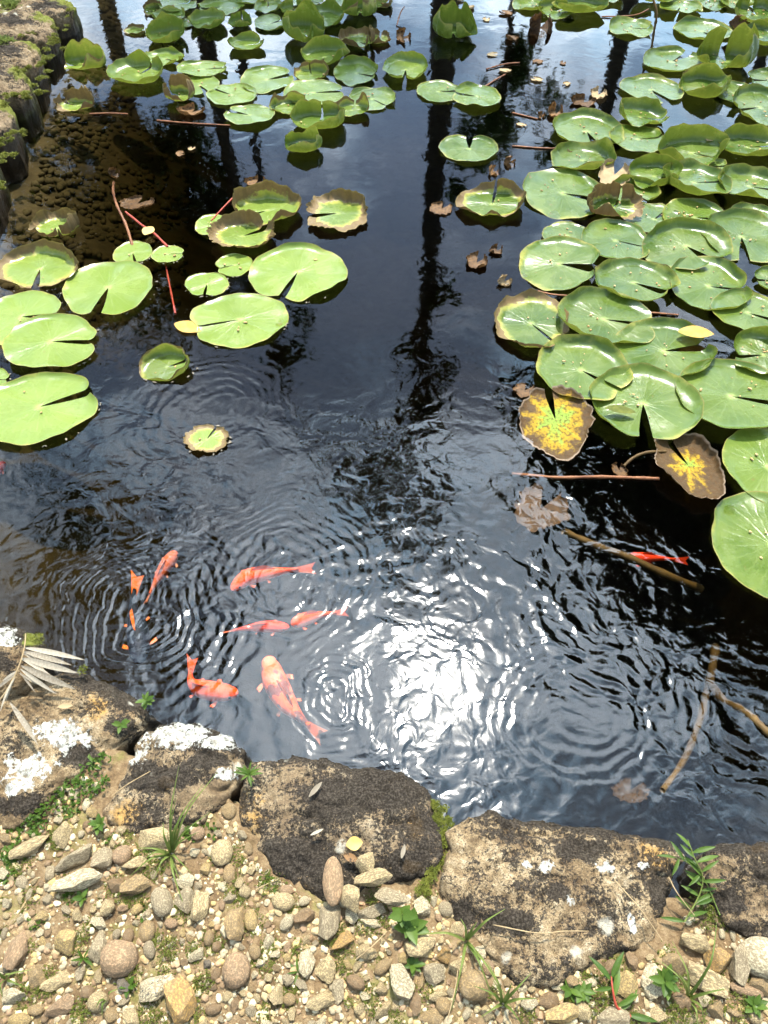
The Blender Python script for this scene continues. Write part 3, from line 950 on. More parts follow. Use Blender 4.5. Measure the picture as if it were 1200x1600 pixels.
def pad_mesh(rx, ry, notch, curl, seed, gap=None, ragged=0.0, nr=16, na=96, heart=0.0):
    rg = random.Random(seed)
    gap = rg.uniform(0.02, 0.16) if gap is None else gap
    u = np.linspace(0, 1, na)
    th = gap + u * (2 * np.pi - 2 * gap)
    ph = rg.uniform(0, 6.28)
    # outline: nearly round, lobes beside the notch drawn to soft points, slightly wavy edge
    edge = np.minimum(th, 2 * np.pi - th)
    R0 = 1 + 0.035 * np.sin(2 * th + ph) + 0.02 * np.sin(3 * th + ph * 2) + 0.010 * np.sin(9 * th + ph) + 0.006 * np.sin(17 * th)
    R0 = R0 * (1 - 0.13 * np.exp(-(edge / 0.22) ** 2) + 0.03 * np.exp(-((edge - 0.45) / 0.2) ** 2))
    R0 = R0 * (1 + heart * np.exp(-((th - np.pi) / 0.45) ** 2) - 0.4 * heart * np.exp(-((np.abs(th - np.pi) - 1.1) / 0.5) ** 2))
    if ragged:
        R0 = R0 * (1 + ragged * 0.16 * fbm(np.stack([np.cos(th) * 6 + seed, np.sin(th) * 6, th * 0], 1), 3) + ragged * 0.06 * vnoise(np.stack([th * 14 + seed, th * 0, th * 0], 1)))
    H = {0: 0.0}.get(curl, 0.02 + 0.060 * curl + 0.052 * curl * curl)
    start = 0.87 - 0.105 * curl
    lobes = 0.55 + 0.95 * fbm(np.stack([np.cos(th) * 1.3 + seed * 1.7, np.sin(th) * 1.3, th * 0], 1), 2) + 0.10 * np.sin(7 * th + ph) * (curl / 3) + 0.28 * np.sin(th + notch + 0.35)
    lobes = np.clip(lobes + (0.25 if curl > 1.8 else 0.05), 0.04, 1.5)
    V, pr, pa = [], [], []
    for j in range(nr):
        r = (j / (nr - 1)) ** 0.85
        s = np.clip((r - start) / max(1 - start, 0.05), 0, 1)
        up = s ** 1.75 * H * lobes
        fold = (0.085 * curl * s ** 2 + (0.16 * max(curl - 2.2, 0)) * s ** 3) * lobes
        rr = np.maximum(R0 * r - fold, 0.0)
        bend = 0.10 * (1 - r) * np.where(th < np.pi, 1, -1) * np.exp(-(edge / 0.3) ** 2)
        x, y = rr * np.cos(th + bend), rr * np.sin(th + bend)
        z = up + 0.016 * r * np.sin(3 * th + ph) + 0.020 * r * r * np.sin(5 * th + 2 * ph) + 0.006 * np.sin(11 * th + ph) * r ** 3
        if curl > 2.2 or ragged:
            z = z + 0.05 * s * fbm(np.stack([x * 5 + seed, y * 5, x * 0], 1), 3)
        V.append(np.column_stack([x, y, z]))
        pr.append(np.full(na, r))
        pa.append(th)
    V = np.concatenate(V)
    c, s = math.cos(notch), math.sin(notch)
    k = (rx + ry) / 2
    V = np.column_stack([(V[:, 0] * c - V[:, 1] * s) * rx, (V[:, 0] * s + V[:, 1] * c) * ry, V[:, 2] * k])
    F = grid_faces(na, nr)
    me = mesh_from('lily_pad', V, F)
    fattr(me, 'pr', np.concatenate(pr))
    fattr(me, 'pa', np.concatenate(pa))
    return me


ORD = ['leftmost', 'second from left', 'third from left', 'fourth from left', 'fifth from left', 'sixth from left', 'seventh from left', 'eighth from left', 'ninth from left', 'tenth from left']
NUM = {2: 'two', 3: 'three', 4: 'four', 5: 'five', 6: 'six', 7: 'seven', 8: 'eight', 9: 'nine', 10: 'ten'}


def unique_labels(entries):
    """entries: list of (object, description, pixel x); equal descriptions are told apart by their order from the left"""
    d = {}
    for e in entries:
        d.setdefault(e[1], []).append(e)
    for lab, es in d.items():
        if len(es) == 1:
            es[0][0]['label'] = lab
            continue
        es.sort(key=lambda e: e[2])
        for k, e in enumerate(es):
            first = lab.replace('lily pad', 'lily pads').replace(' stone', ' stones', 1).replace(' pebble', ' pebbles', 1).replace(' scrap ', ' scraps ', 1)
            w = ORD[k] if k < 10 else f'{k + 1}th from left'
            if k == len(es) - 1:
                w = 'rightmost'
            e[0]['label'] = f'{w} of {NUM.get(len(es), str(len(es)))} {first}'


def place_word(x, y):
    if x < 640 and y < 250:
        row = 'back edge' if y < 24 else 'back half' if y < 95 else 'front half'
        col = 'left' if x < 330 else 'middle' if x < 470 else 'right'
        return f'{row} {col} of far-left cluster'
    if x > 800:
        if y < 75:
            return 'far right corner'
        row = 'rear' if y < 260 else 'middle' if y < 400 else 'front'
        col = 'left' if x < 960 else 'centre' if x < 1100 else 'right'
        return f'{row} {col} of right-hand group'
    return 'small group left of pond middle'


pad_entries, pad_list = [], []
for k, ln in enumerate(PADS.strip().splitlines()):
    a, lab = ln.split('|')
    px, py, pw, ph, nb, cu, br, ti, ly = [float(q) for q in a.split()]
    c = P(px, py + 0.06 * ph * cu * 0.5, 0.006)
    rx = pw / 2 * scale_at(px, py)
    hh = ph * (1 - 0.10 * max(cu - 0.6, 0))
    ry = hh / 2 * foreshort(px, py)
    ry = min(max(ry, rx * 0.72), rx * 1.25)
    rx *= 1.0 + 0.03 * cu
    rgt = px > 800 and py > 60
    if rgt:
        rx, ry = rx * 1.13, ry * 1.13
    me = pad_mesh(rx, ry, R(nb), min(cu + (0.3 if rgt else 0.15 if py < 250 else 0.0), 3.0), 100 + k, ragged=max(0, br - 0.6) * 2.2)
    z = 0.004 + 0.007 * ly
    rg = random.Random(k)
    tl = 0.015 + (0.05 if rgt else 0.03) * max(ly, 0)
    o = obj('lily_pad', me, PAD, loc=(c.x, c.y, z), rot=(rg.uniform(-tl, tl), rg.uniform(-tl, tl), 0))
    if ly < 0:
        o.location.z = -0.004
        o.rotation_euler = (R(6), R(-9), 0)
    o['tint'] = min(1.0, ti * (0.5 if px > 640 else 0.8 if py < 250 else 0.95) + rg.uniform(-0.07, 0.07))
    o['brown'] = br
    tag(o, lab or 'lily pad', 'lily pad', 'lily pads floating on the pond')
    pad_list.append((o, rx, ry, px, py, ly, R(nb), cu))
    if not lab:
        col = 'yellow-green' if ti > .62 else 'dark green' if ti < .31 else 'green'
        st = 'withered' if br >= .7 else 'brown-edged' if br >= .4 else 'deeply cupped' if cu >= 2.3 else 'cupped' if cu >= 1.5 else 'slightly upturned' if cu >= .9 else 'flat'
        sz = 'large ' if rx > .13 else 'small ' if rx < .085 else ''
        pad_entries.append((o, f'{sz}{st} {col} lily pad, {place_word(px, py)}', px))
unique_labels(pad_entries)

# the two dying pads of the right-hand group
for (px, py, pw, ph, nb, cu, sd, gr, ye, lab, rot) in (
        (868, 656, 122, 104, 95, 1.0, 501, 0.30, 0.60, 'heart-shaped dying lily pad, yellow and green with brown rim', (R(4), R(-3), 0)),
        (1076, 728, 116, 108, 112, 1.5, 502, 0.06, 0.34, 'dead brown lily pad with small yellow heart, right of centre', (R(-5), R(6), 0))):
    c = P(px, py, 0.01)
    rx, ry = pw / 2 * scale_at(px, py), ph / 2 * foreshort(px, py)
    me = pad_mesh(rx, ry, R(nb), cu, sd, gap=0.12, ragged=0.5, heart=0.20)
    o = obj('lily_pad', me, SICK, loc=(c.x, c.y, 0.010), rot=rot)
    o['green'], o['yellow'] = gr, ye
    tag(o, lab, 'lily pad', 'lily pads floating on the pond')


# ------------------------------------------------------------------ small builders: blades, leaves, tubes
def tube_mesh(name, pts, radii, ns=8):
    pts = [Vector(p) for p in pts]
    V, F = [], []
    up = Vector((0.13, 0.31, 0.94))
    for i, p in enumerate(pts):
        d = (pts[min(i + 1, len(pts) - 1)] - pts[max(i - 1, 0)]).normalized()
        a = d.cross(up)
        a = a.normalized() if a.length > 1e-4 else Vector((1, 0, 0))
        b = d.cross(a)
        r = radii[i] if isinstance(radii, (list, tuple)) else radii
        for k in range(ns):
            t = 2 * math.pi * k / ns
            V.append(tuple(p + a * (r * math.cos(t)) + b * (r * math.sin(t))))
    F = grid_faces(ns, len(pts), True)
    F += [tuple(range(ns)), tuple(range(len(V) - 1, len(V) - ns - 1, -1))]
    return mesh_from(name, V, F)


def smooth_path(pts, n=14):
    pts = [Vector(p) for p in pts]
    out = []
    m = len(pts) - 1
    for i in range(n + 1):
        s = i / n * m
        j = min(int(s), m - 1)
        u = s - j
        p0, p1, p2, p3 = pts[max(j - 1, 0)], pts[j], pts[j + 1], pts[min(j + 2, m)]
        out.append(0.5 * ((2 * p1) + (-p0 + p2) * u + (2 * p0 - 5 * p1 + 4 * p2 - p3) * u * u + (-p0 + 3 * p1 - 3 * p2 + p3) * u ** 3))
    return out


def leaf_mesh(name, L, W, droop=0.2, fold=0.25, n=9, shape=1.0, twist=0.0):
    """a blade along +X from the origin, folded on its midrib"""
    V, F = [], []
    for i in range(n):
        u = i / (n - 1)
        wd = W * 0.5 * (math.sin(math.pi * min(u ** shape * 0.97 + 0.03, 1.0))) ** 0.85 + 0.0003
        x = L * u
        z = -droop * L * u * u
        tw = twist * u
        for s in (-1, -0.5, 0, 0.5, 1):
            yy = s * wd
            zz = abs(s) * wd * fold
            V.append((x, yy * math.cos(tw) - zz * math.sin(tw), z + zz * math.cos(tw) + yy * math.sin(tw)))
    return mesh_from(name, V, grid_faces(5, n))


LEAF = {k: leaf_mesh('leaf', 1.0, w_, dr, fo, shape=sh) for k, w_, dr, fo, sh in (('oval', .5, .18, .25, .85), ('narrow', .2, .25, .3, .9), ('willow', .10, .12, .25, .9), ('blade', .045, .5, .3, .6), ('ivy', .72, .12, .15, .55))}
for k_, m_ in (('oval', GREEN), ('narrow', GREEN), ('willow', DRY), ('blade', GRASS), ('ivy', GREEN)):
    LEAF[k_].materials.append(m_)


def empty(name, loc):
    o = bpy.data.objects.new(name, None)
    COL.objects.link(o)
    o.location = loc
    o.empty_display_size = 0.02
    return o


def add_leaf(parent, kind_, pos, az, el, L, wscale=1.0, roll=0.0, name='leaf'):
    o = bpy.data.objects.new(name, LEAF[kind_])
    COL.objects.link(o)
    o.parent = parent
    o.location = pos
    o.rotation_euler = Euler((roll, -el, az), 'XYZ')
    o.scale = (L, L * wscale, L)
    return o
# ------------------------------------------------------------------ koi
def koi(px_spine, z0, z1, W, label, color, white=0.0, black=0.0, finlight=0.6, finorange=0.0, lean=0.7):
    """px_spine: pixels from snout to tail tip; the body is one lofted mesh with its fins"""
    z0, z1 = z0 - 0.030, z1 - 0.034
    raw = [P(x, y, z0 + (z1 - z0) * i / (len(px_spine) - 1)) for i, (x, y) in enumerate(px_spine)]
    path = smooth_path(raw, 30)
    c = path[12].copy()
    path = [p - c for p in path]
    L = sum((path[i + 1] - path[i]).length for i in range(30))
    prof_s = [0, .03, .08, .16, .28, .40, .55, .68, .78, .84, .88]
    prof_w = [.12, .42, .66, .88, 1.0, .98, .80, .52, .30, .20, .15]
    prof_h = [.12, .40, .66, .92, 1.12, 1.15, .95, .66, .44, .36, .34]
    V, F, fin = [], [], []
    ns = 16
    fr = []
    for i, p in enumerate(path):
        d = (path[min(i + 1, 30)] - path[max(i - 1, 0)]).normalized()
        a = Vector((0, 0, 1)).cross(d).normalized()
        fr.append((p, d, a))
    nb = 27
    for i in range(nb):
        p, d, a = fr[i]
        s = i / 30
        wv, hv = np.interp(s, prof_s, prof_w) * W, np.interp(s, prof_s, prof_h) * W * 0.95
        for k in range(ns):
            t = 2 * math.pi * k / ns
            V.append(tuple(p + a * (wv * math.cos(t)) + Vector((0, 0, 1)) * (hv * math.sin(t))))
            fin.append(0.0)
    F += grid_faces(ns, nb, True)
    F += [tuple(range(ns)), tuple(range(nb * ns - 1, (nb - 1) * ns - 1, -1))]

    def sheet(rows):
        b = len(V)
        m = len(rows[0])
        for r_ in rows:
            for q in r_:
                V.append(tuple(q))
                fin.append(1.0)
        F.extend([tuple(b + i for i in f) for f in grid_faces(m, len(rows))])
    # tail: forked, leaning to one side as it sweeps
    rows = []
    for i in range(24, 31):
        p, d, a = fr[i]
        u = (i - 24) / 6
        hh = W * (0.18 + 0.60 * u)
        n_ = (Vector((0, 0, 1)) * math.cos(lean) + a * math.sin(lean))
        row = []
        for q in np.linspace(-1, 1, 7):
            back = d * (abs(q) * 0.55 * W * u + 0.0)
            row.append(p + n_ * (q * hh) + back - d * (W * 0.1))
        rows.append(row)
    sheet(rows)
    # dorsal fin
    rows = []
    for i in range(10, 21):
        p, d, a = fr[i]
        u = (i - 10) / 10
        hv = np.interp(i / 30, prof_s, prof_h) * W * 0.92
        e = W * 0.55 * math.sin(math.pi * min(1, u * 0.85 + 0.15))
        rows.append([p + Vector((0, 0, hv)), p + Vector((0, 0, hv + e * 0.5)) + a * e * 0.2 + d * e * 0.3, p + Vector((0, 0, hv + e)) + a * e * 0.45 + d * e * 0.6])
    sheet(rows)
    # pectoral and pelvic fins
    for (i, ln) in ((7, 0.8), (16, 0.5)):
        p, d, a = fr[i]
        wv = np.interp(i / 30, prof_s, prof_w) * W * 0.85
        for sg in (-1, 1):
            base = p + a * (sg * wv) - Vector((0, 0, W * 0.35))
            rows = []
            for u in (0, 0.33, 0.66, 1.0):
                tip = base + (a * sg * 0.85 + d * 0.55) * (W * ln * u)
                hw = W * 0.5 * ln * (0.25 + 0.75 * math.sin(u * 2.2))
                rows.append([tip - d * hw * 0.45 + a * sg * 0.1 * W, tip + Vector((0, 0, 0.01 * W)), tip + d * hw * 0.6])
            sheet(rows)
    me = mesh_from('koi_body', V, F)
    fattr(me, 'fin', fin)
    o = obj('koi', me, KOI, loc=c)
    o.color = (*color, 1)
    o['white'], o['black'], o['finlight'], o['finorange'] = white, black, finlight, finorange
    p, d, a = fr[3]
    em = bpy.data.meshes.get('eye_ball')
    if em is None:
        em = mesh_from('eye_ball', ICO2_V, ICO2_F.tolist())
        em.materials.append(EYE)
    wv = np.interp(0.1, prof_s, prof_w) * W
    for sg in (-1, 1):
        e = obj('eye', em, None, o)
        e.location = p + a * (sg * wv * 0.93) + Vector((0, 0, W * 0.25))
        e.scale = (W * 0.16,) * 3
    return tag(o, label, 'koi', 'koi swimming near the bank')


ORG = (0.86, 0.075, 0.008)
DKO = (0.80, 0.045, 0.008)
koi([(362, 922), (385, 903), (412, 897), (445, 892), (488, 888)], -0.030, -0.024, 0.020, 'orange koi with pale tail, farthest of the four near the middle', ORG, finlight=0.3)
koi([(452, 980), (420, 979), (390, 981), (350, 988)], -0.032, -0.045, 0.014, 'slim red-orange koi heading right, nose to another koi', DKO)
koi([(455, 976), (475, 968), (500, 961), (540, 956)], -0.03, -0.025, 0.016, 'orange koi heading left, nose to nose with a slim koi', ORG, finlight=0.2)
koi([(372, 1083), (340, 1081), (312, 1075), (298, 1062), (300, 1030)], -0.030, -0.035, 0.022, 'curved orange koi nearest the lichened boulders', ORG, finlight=0.2)
koi([(418, 1026), (428, 1060), (446, 1095), (468, 1120), (500, 1148)], -0.020, -0.040, 0.0275, 'largest koi, orange with black and white patches, head away from the bank', (0.82, 0.10, 0.015), white=0.12, black=0.8, finlight=0.2)
koi([(218, 1036), (217, 1005), (214, 975), (208, 945), (214, 900)], -0.025, -0.045, 0.026, 'black koi with orange fins inside the ripple rings', (0.018, 0.020, 0.030), finorange=1.0, white=0.0, finlight=0.0)
koi([(276, 862), (262, 880), (246, 905), (228, 940)], -0.060, -0.075, 0.017, 'dim orange koi swimming deeper behind the black koi', (0.62, 0.12, 0.05))
koi([(975, 872), (1000, 872), (1025, 872), (1072, 876)], -0.080, -0.080, 0.015, 'orange-red koi passing under a sunken stem at right', DKO, finlight=0.0)
koi([(8, 722), (-6, 735), (-24, 745), (-50, 750)], -0.04, -0.05, 0.014, 'red koi with only its snout inside the left frame edge', DKO)


# ------------------------------------------------------------------ stalks, sunken stems, dead leaves
def stalk(name, pts, r0, r1, label, mat, cat='stalk', tip=None):
    """pts: (px, py, z)"""
    w3 = [P(*p) for p in pts]
    path = smooth_path(w3, 18)
    c = path[0].copy()
    n_ = len(path)
    me = tube_mesh(name, [p - c for p in path], [(r0 + (r1 - r0) * i / (n_ - 1)) * (1 + 0.22 * math.sin(i * 2.3 + pts[0][0]) * math.sin(i * 0.9)) for i in range(n_)])
    o = obj(name, me, mat, loc=c)
    return tag(o, label, cat)


stalk('water_lily_stalk', [(207, 384, 0.0), (197, 352, 0.035), (183, 322, 0.07), (177, 300, 0.10), (178, 283, 0.125)], 0.0052, 0.0042, 'bare brown stalk arching up from small pad at left', STEM)
stalk('water_lily_stalk', [(262, 386, 0.003), (242, 366, 0.012), (222, 352, 0.01), (196, 331, 0.004)], 0.0045, 0.004, 'short red stem with a yellow leaf caught on it', REDSTEM)
stalk('water_lily_stalk', [(274, 490, 0.002), (268, 460, -0.01), (262, 430, -0.02), (258, 408, -0.01)], 0.0035, 0.003, 'dark red stem running under water below smallest pad', REDSTEM)
stalk('water_lily_stalk', [(330, 345, 0.004), (355, 318, 0.004), (372, 302, 0.01)], 0.003, 0.003, 'thin red stem behind brown-rimmed pad left of middle', REDSTEM)
stalk('sunken_stem', [(800, 740, -0.02), (870, 746, 0.002), (940, 745, 0.003), (1030, 748, 0.004)], 0.0042, 0.0045, 'straight reddish stem floating toward the dead brown pad', STEM, 'stem')
stalk('sunken_stem', [(975, 728, 0.002), (990, 715, 0.012), (1010, 707, 0.02), (1040, 705, 0.012)], 0.004, 0.004, 'yellow curved stem joined to the dead brown pad', OLIVE, 'stem')
stalk('sunken_stem', [(880, 830, -0.012), (930, 852, -0.045), (985, 872, -0.065), (1040, 898, -0.10), (1095, 920, -0.15)], 0.009, 0.011, 'thick olive sunken stem crossing in front of the red koi', OLIVE, 'stem')
stalk('sunken_stem', [(1118, 1010, -0.17), (1112, 1050, -0.15), (1102, 1090, -0.13), (1092, 1130, -0.10), (1070, 1185, -0.05), (1035, 1235, 0.0)], 0.011, 0.006, 'long olive sunken stem reaching toward the right boulder', OLIVE, 'stem')
stalk('sunken_stem', [(1108, 1066, -0.14), (1130, 1095, -0.09), (1160, 1110, -0.03), (1185, 1130, 0.002), (1205, 1150, 0.003)], 0.011, 0.007, 'forked brown stem with orange bits surfacing at right edge', OLIVE, 'stem')
stalk('water_lily_stalk', [(1018, 76, 0.0), (1022, 48, 0.07), (1026, 20, 0.14), (1018, -8, 0.20)], 0.006, 0.005, 'dark upright stalk rising at far right corner', OLIVE)
for (pts, lab) in (([(140, 178, 0.004), (170, 177, 0.004), (200, 178, 0.004)], 'thin reddish stem lying right of the crumpled pad by left wall'),
                   ([(245, 188, 0.003), (290, 192, 0.004), (360, 196, 0.003)], 'long thin reddish stem floating below the far left cluster'),
                   ([(620, 40, 0.003), (625, 22, 0.03), (632, 10, 0.05)], 'orange-brown stalk standing beside dead leaves at far centre'),
                   ([(760, 108, 0.004), (790, 100, 0.005), (812, 98, 0.004)], 'brown stem floating right of the cupped far-centre pad'),
                   ([(757, 136, 0.004), (775, 124, 0.004), (790, 116, 0.004)], 'short orange stem behind the overlapping pair of pads'),
                   ([(800, 176, 0.003), (840, 186, 0.003)], 'thin pink stem floating left of the standing dead scrap'),
                   ([(800, 228, 0.003), (860, 232, 0.003), (880, 228, 0.003)], 'pink stem floating left of dark cupped pad'),
                   ([(940, 26, 0.004), (990, 24, 0.008), (1014, 14, 0.012)], 'orange stem lying behind the pale sunlit far pad'),
                   ([(840, 455, 0.004), (862, 460, 0.008), (886, 462, 0.010)], 'reddish stem between brown-spotted pad and its neighbour'),
                   ([(1010, 488, 0.004), (1060, 492, 0.004)], 'dark red stem showing between pads at right')):
    stalk('floating_stem', pts, 0.0035, 0.0028, lab, STEM, 'stem')


def dead_leaf(px, py, wpx, hpx, label, mat=DEAD, curl=2.6, seed=0, z=0.004, tilt=(0, 0), notch=60, name='dead_leaf', cat='dead leaf', rot=0.0):
    c = P(px, py, z)
    rx, ry = wpx / 2 * scale_at(px, py), hpx / 2 * foreshort(px, py)
    me = pad_mesh(rx, min(ry, rx * (0.9 if abs(tilt[0]) > 0.25 else 1.6)), R(notch), curl, 700 + seed, gap=0.35, ragged=1.0, nr=11, na=56)
    o = obj(name, me, mat, loc=c, rot=(tilt[0], tilt[1], rot))
    return tag(o, label, cat)


dead_leaf(630, 58, 30, 26, 'crumpled dark brown dead leaf standing at far centre', curl=3, seed=1, tilt=(0.5, 0.2))
dead_leaf(845, 42, 48, 32, 'dark dead leaf with tan scalloped rim at far right', curl=3, seed=2, tilt=(0.7, -0.2))
dead_leaf(770, 268, 24, 20, 'dark brown curled scrap behind the brown-rimmed right pad', curl=3, seed=3, tilt=(0.3, 0.5))
dead_leaf(797, 252, 22, 28, 'upright dark brown scrap left of dark cupped pad', curl=3, seed=4, tilt=(0.9, 0.3))
dead_leaf(846, 180, 14, 50, 'narrow brown scrap standing upright in the water', curl=3, seed=5, tilt=(0.6, 0.1))
dead_leaf(868, 178, 28, 18, 'brown curled scrap right of the narrow standing scrap', curl=2.8, seed=6)
dead_leaf(745, 410, 40, 24, 'grey brown rotting leaf near pond middle', curl=2.2, seed=7)
dead_leaf(776, 392, 26, 14, 'thin orange-brown scrap above the rotting leaf', curl=2.6, seed=8)
dead_leaf(788, 440, 28, 34, 'folded tan dead leaf left of the right-hand group', STRAW, curl=2.8, seed=9, tilt=(0.5, 0.3))
dead_leaf(845, 795, 88, 70, 'rotting brown leaf lying at the surface with white glints', curl=1.2, seed=10, z=-0.022, tilt=(0.10, 0.06))
dead_leaf(968, 735, 22, 90, 'ragged brown leaf strip hanging under the floating stem', curl=2.0, seed=11, z=-0.004, rot=0.35)
dead_leaf(960, 273, 50, 36, 'yellow-brown curled leaf between pads of right-hand group', STRAW, curl=1.6, seed=12, z=0.012, tilt=(0.1, 0))
dead_leaf(215, 318, 56, 20, 'grey sunken leaf beside the bare brown stalk', curl=1.2, seed=13, z=-0.002)
dead_leaf(178, 272, 22, 14, 'withered seed head drooping at top of the bare stalk', curl=3, seed=14, z=0.13, tilt=(0.4, 0.4))
dead_leaf(985, 1235, 60, 44, 'brown leaf lying under water beside the largest boulder', curl=0.6, seed=15, z=-0.09)
dead_leaf(820, 610, 40, 22, 'brown rotting scrap behind the heart-shaped dying pad', curl=1.5, seed=16)
dead_leaf(1153, 36, 30, 34, 'hanging brown dead leaf in the far right corner', curl=3, seed=17, z=0.05, tilt=(1.0, 0.2))
dead_leaf(300, 175, 50, 14, 'brown rotting scrap under the brown-edged far-left pads', curl=2.0, seed=18)
dead_leaf(935, 148, 30, 16, 'yellowed scrap left of a flat pad at far right', STRAW, curl=2.0, seed=19)
dead_leaf(912, 160, 44, 14, 'greyish rotting scrap floating behind the right-hand group', curl=2.0, seed=20)
dead_leaf(400, 286, 40, 14, 'dark rotting scrap behind the brown-rimmed pads', curl=2.0, seed=21)
dead_leaf(690, 326, 36, 20, 'grey transparent-looking scrap on the trunk reflection', curl=1.2, seed=22)
dead_leaf(888, 235, 18, 16, 'tan scrap between pads at back of right-hand group', STRAW, curl=2.6, seed=23)
scraps = []
for k, (x, y) in enumerate([(880, 98), (838, 124), (885, 131), (800, 60), (770, 85), (760, 30), (790, 20), (735, 12), (815, 195), (282, 240), (300, 232), (720, 0), (840, 96), (790, 110)]):
    o = dead_leaf(x, y, 10 + (k * 7) % 11, 6 + (k * 3) % 5, 'tiny brown plant scrap floating on the far water', STRAW if k % 3 else DEAD, curl=0.8 + (k % 4) * 0.4, seed=40 + k, name='plant_scrap', cat='plant scrap', rot=k * 1.3)
    o['group'] = 'plant scraps on the far water'
    scraps.append((o, f'tiny {"tan" if k % 3 else "dark brown"} plant scrap floating {"left" if x < 690 else "right"} of the trunk reflection', x))
unique_labels(scraps)


def flat_leaf(px, py, Lpx, wid, az, label, mat, z=0.006, name='fallen_leaf'):
    L = Lpx * scale_at(px, py)
    me = leaf_mesh(name, L, L * wid, 0.03, 0.12, 11)
    me.transform(Matrix.Translation((-L / 2, 0, 0)))
    o = obj(name, me, mat, loc=P(px, py, z), rot=(0.05, -0.04, az))
    return tag(o, label, 'leaf')


flat_leaf(293, 511, 48, 0.55, R(-25), 'orange-yellow fallen leaf touching the pale left-notched pad', YELLOW)
flat_leaf(232, 360, 24, 0.8, R(70), 'small yellow leaf caught on the red stem', YELLOW, 0.018)
flat_leaf(1088, 519, 54, 0.5, R(-8), 'pale yellow leaf lying on a pad of right-hand group', YELLOW, 0.030)
flat_leaf(970, 640, 46, 0.35, R(-14), 'yellow-green leaf fallen on the glossy pad', MOSS, 0.036)
flat_leaf(1110, 217, 16, 0.8, R(30), 'tan leaf scrap lying on a dark pad at right', STRAW, 0.03)
flat_leaf(554, 1318, 24, 0.8, R(10), 'pale cream petal-like leaf on the dark boulder', YELLOW, FB + 0.008)
flat_leaf(493, 1233, 28, 0.25, R(50), 'dry grey narrow leaf on the dark boulder', DRY, FB + 0.008)
flat_leaf(630, 1330, 20, 0.3, R(75), 'dry narrow leaf at the right of dark boulder', DRY, FB + 0.008)
flat_leaf(495, 1300, 20, 0.2, R(25), 'thin dry sliver near middle of dark boulder', DRY, FB + 0.008)
flat_leaf(548, 1340, 22, 0.5, R(-20), 'reddish brown curled leaf above the pebble pile', DEAD, FB + 0.010)
flat_leaf(102, 1103, 22, 0.35, R(5), 'orange-brown fallen leaf on the tan boulder', STRAW, FB + 0.012)

# seed husks and petals fallen on the pads of the right-hand group
items = []
rg = random.Random(3)
for (o, rx, ry, px, py, ly, nb, cu) in pad_list:
    cnt = rg.randint(3, 8) if px > 800 else (rg.randint(0, 3))
    for _ in range(cnt):
        a, r = rg.uniform(0, 6.28), rg.uniform(0.1, 0.62)
        s = rg.uniform(0.0016, 0.0042)
        items.append((o.location.x + rx * r * math.cos(a), o.location.y + ry * r * math.sin(a), o.location.z + 0.0035, s * rg.uniform(1.0, 2.2), s, s * 0.7, rg.uniform(0, 6.28)))
o = obj('seed_husks', scatter_mesh('seed_husks', items, ICO1_V, ICO1_F), HUSK)
kind(o, 'stuff', 'small brown seed husks fallen on the lily pads', 'seed husks')
# froth and bits along the pad edges of the left foreground group
items = []
for (o, rx, ry, px, py, ly, nb, cu) in pad_list:
    if px < 560 and 380 < py < 720:
        for _ in range(9):
            a = rg.choice((rg.uniform(-1.6, 0.2), rg.uniform(0, 6.28)))
            s = rg.uniform(0.0015, 0.0034)
            items.append((o.location.x + rx * 1.01 * math.cos(a), o.location.y + ry * 1.01 * math.sin(a), 0.002, s * rg.uniform(1, 3), s, s * 0.6, rg.uniform(0, 6.28)))
o = obj('floating_bits', scatter_mesh('floating_bits', items, ICO1_V, ICO1_F), DRY)
kind(o, 'stuff', 'pale floating bits along the pad edges', 'debris')
# ------------------------------------------------------------------ stones on the gravel
def stone_base(seed, angular):
    bm = bmesh.new()
    bmesh.ops.create_icosphere(bm, subdivisions=4, radius=1.0)
    V = np.array([v.co[:] for v in bm.verts])
    F = [[v.index for v in f.verts] for f in bm.faces]
    bm.free()
    rg = np.random.default_rng(seed)
    if angular:
        # chop with random planes for flat faces, then soften
        for k in range(16):
            nrm = rg.normal(size=3)
            nrm /= np.linalg.norm(nrm)
            d = rg.uniform(0.42, 0.80)
            e = V @ nrm - d
            V = V - np.outer(np.clip(e, 0, None) * 0.985, nrm)
    V = V * (1 + (0.06 if angular else 0.14) * fbm(V * 1.1 + seed * 3.7, 2) + 0.05 * fbm(V * 4 + seed, 3) * (1.3 if angular else 0.5))[:, None]
    V = V + 0.018 * np.stack([fbm(V * 12 + k * 9 + seed, 2) for k in range(3)], 1) * (1 if angular else 0.35)
    V /= np.abs(V).max(0)
    me = mesh_from('stone', V, F)
    if angular:
        me.set_sharp_from_angle(angle=R(32))
    me.materials.append(PEB)
    return me


ANG = [stone_base(10 + k, True) for k in range(9)]
RND = [stone_base(40 + k, False) for k in range(6)]
SCOL = {'cream': (0.43, 0.335, 0.19), 'white': (0.52, 0.45, 0.32), 'tan': (0.30, 0.205, 0.10), 'brown': (0.21, 0.13, 0.068), 'orange': (0.36, 0.215, 0.07), 'pinkish': (0.32, 0.205, 0.125), 'grey': (0.33, 0.275, 0.19), 'dark grey': (0.085, 0.082, 0.08), 'yellowish': (0.40, 0.285, 0.12)}
SCOL = {k_: (v_[0] * 1.1, v_[1] * 1.07, v_[2] * 0.92) for k_, v_ in SCOL.items()}
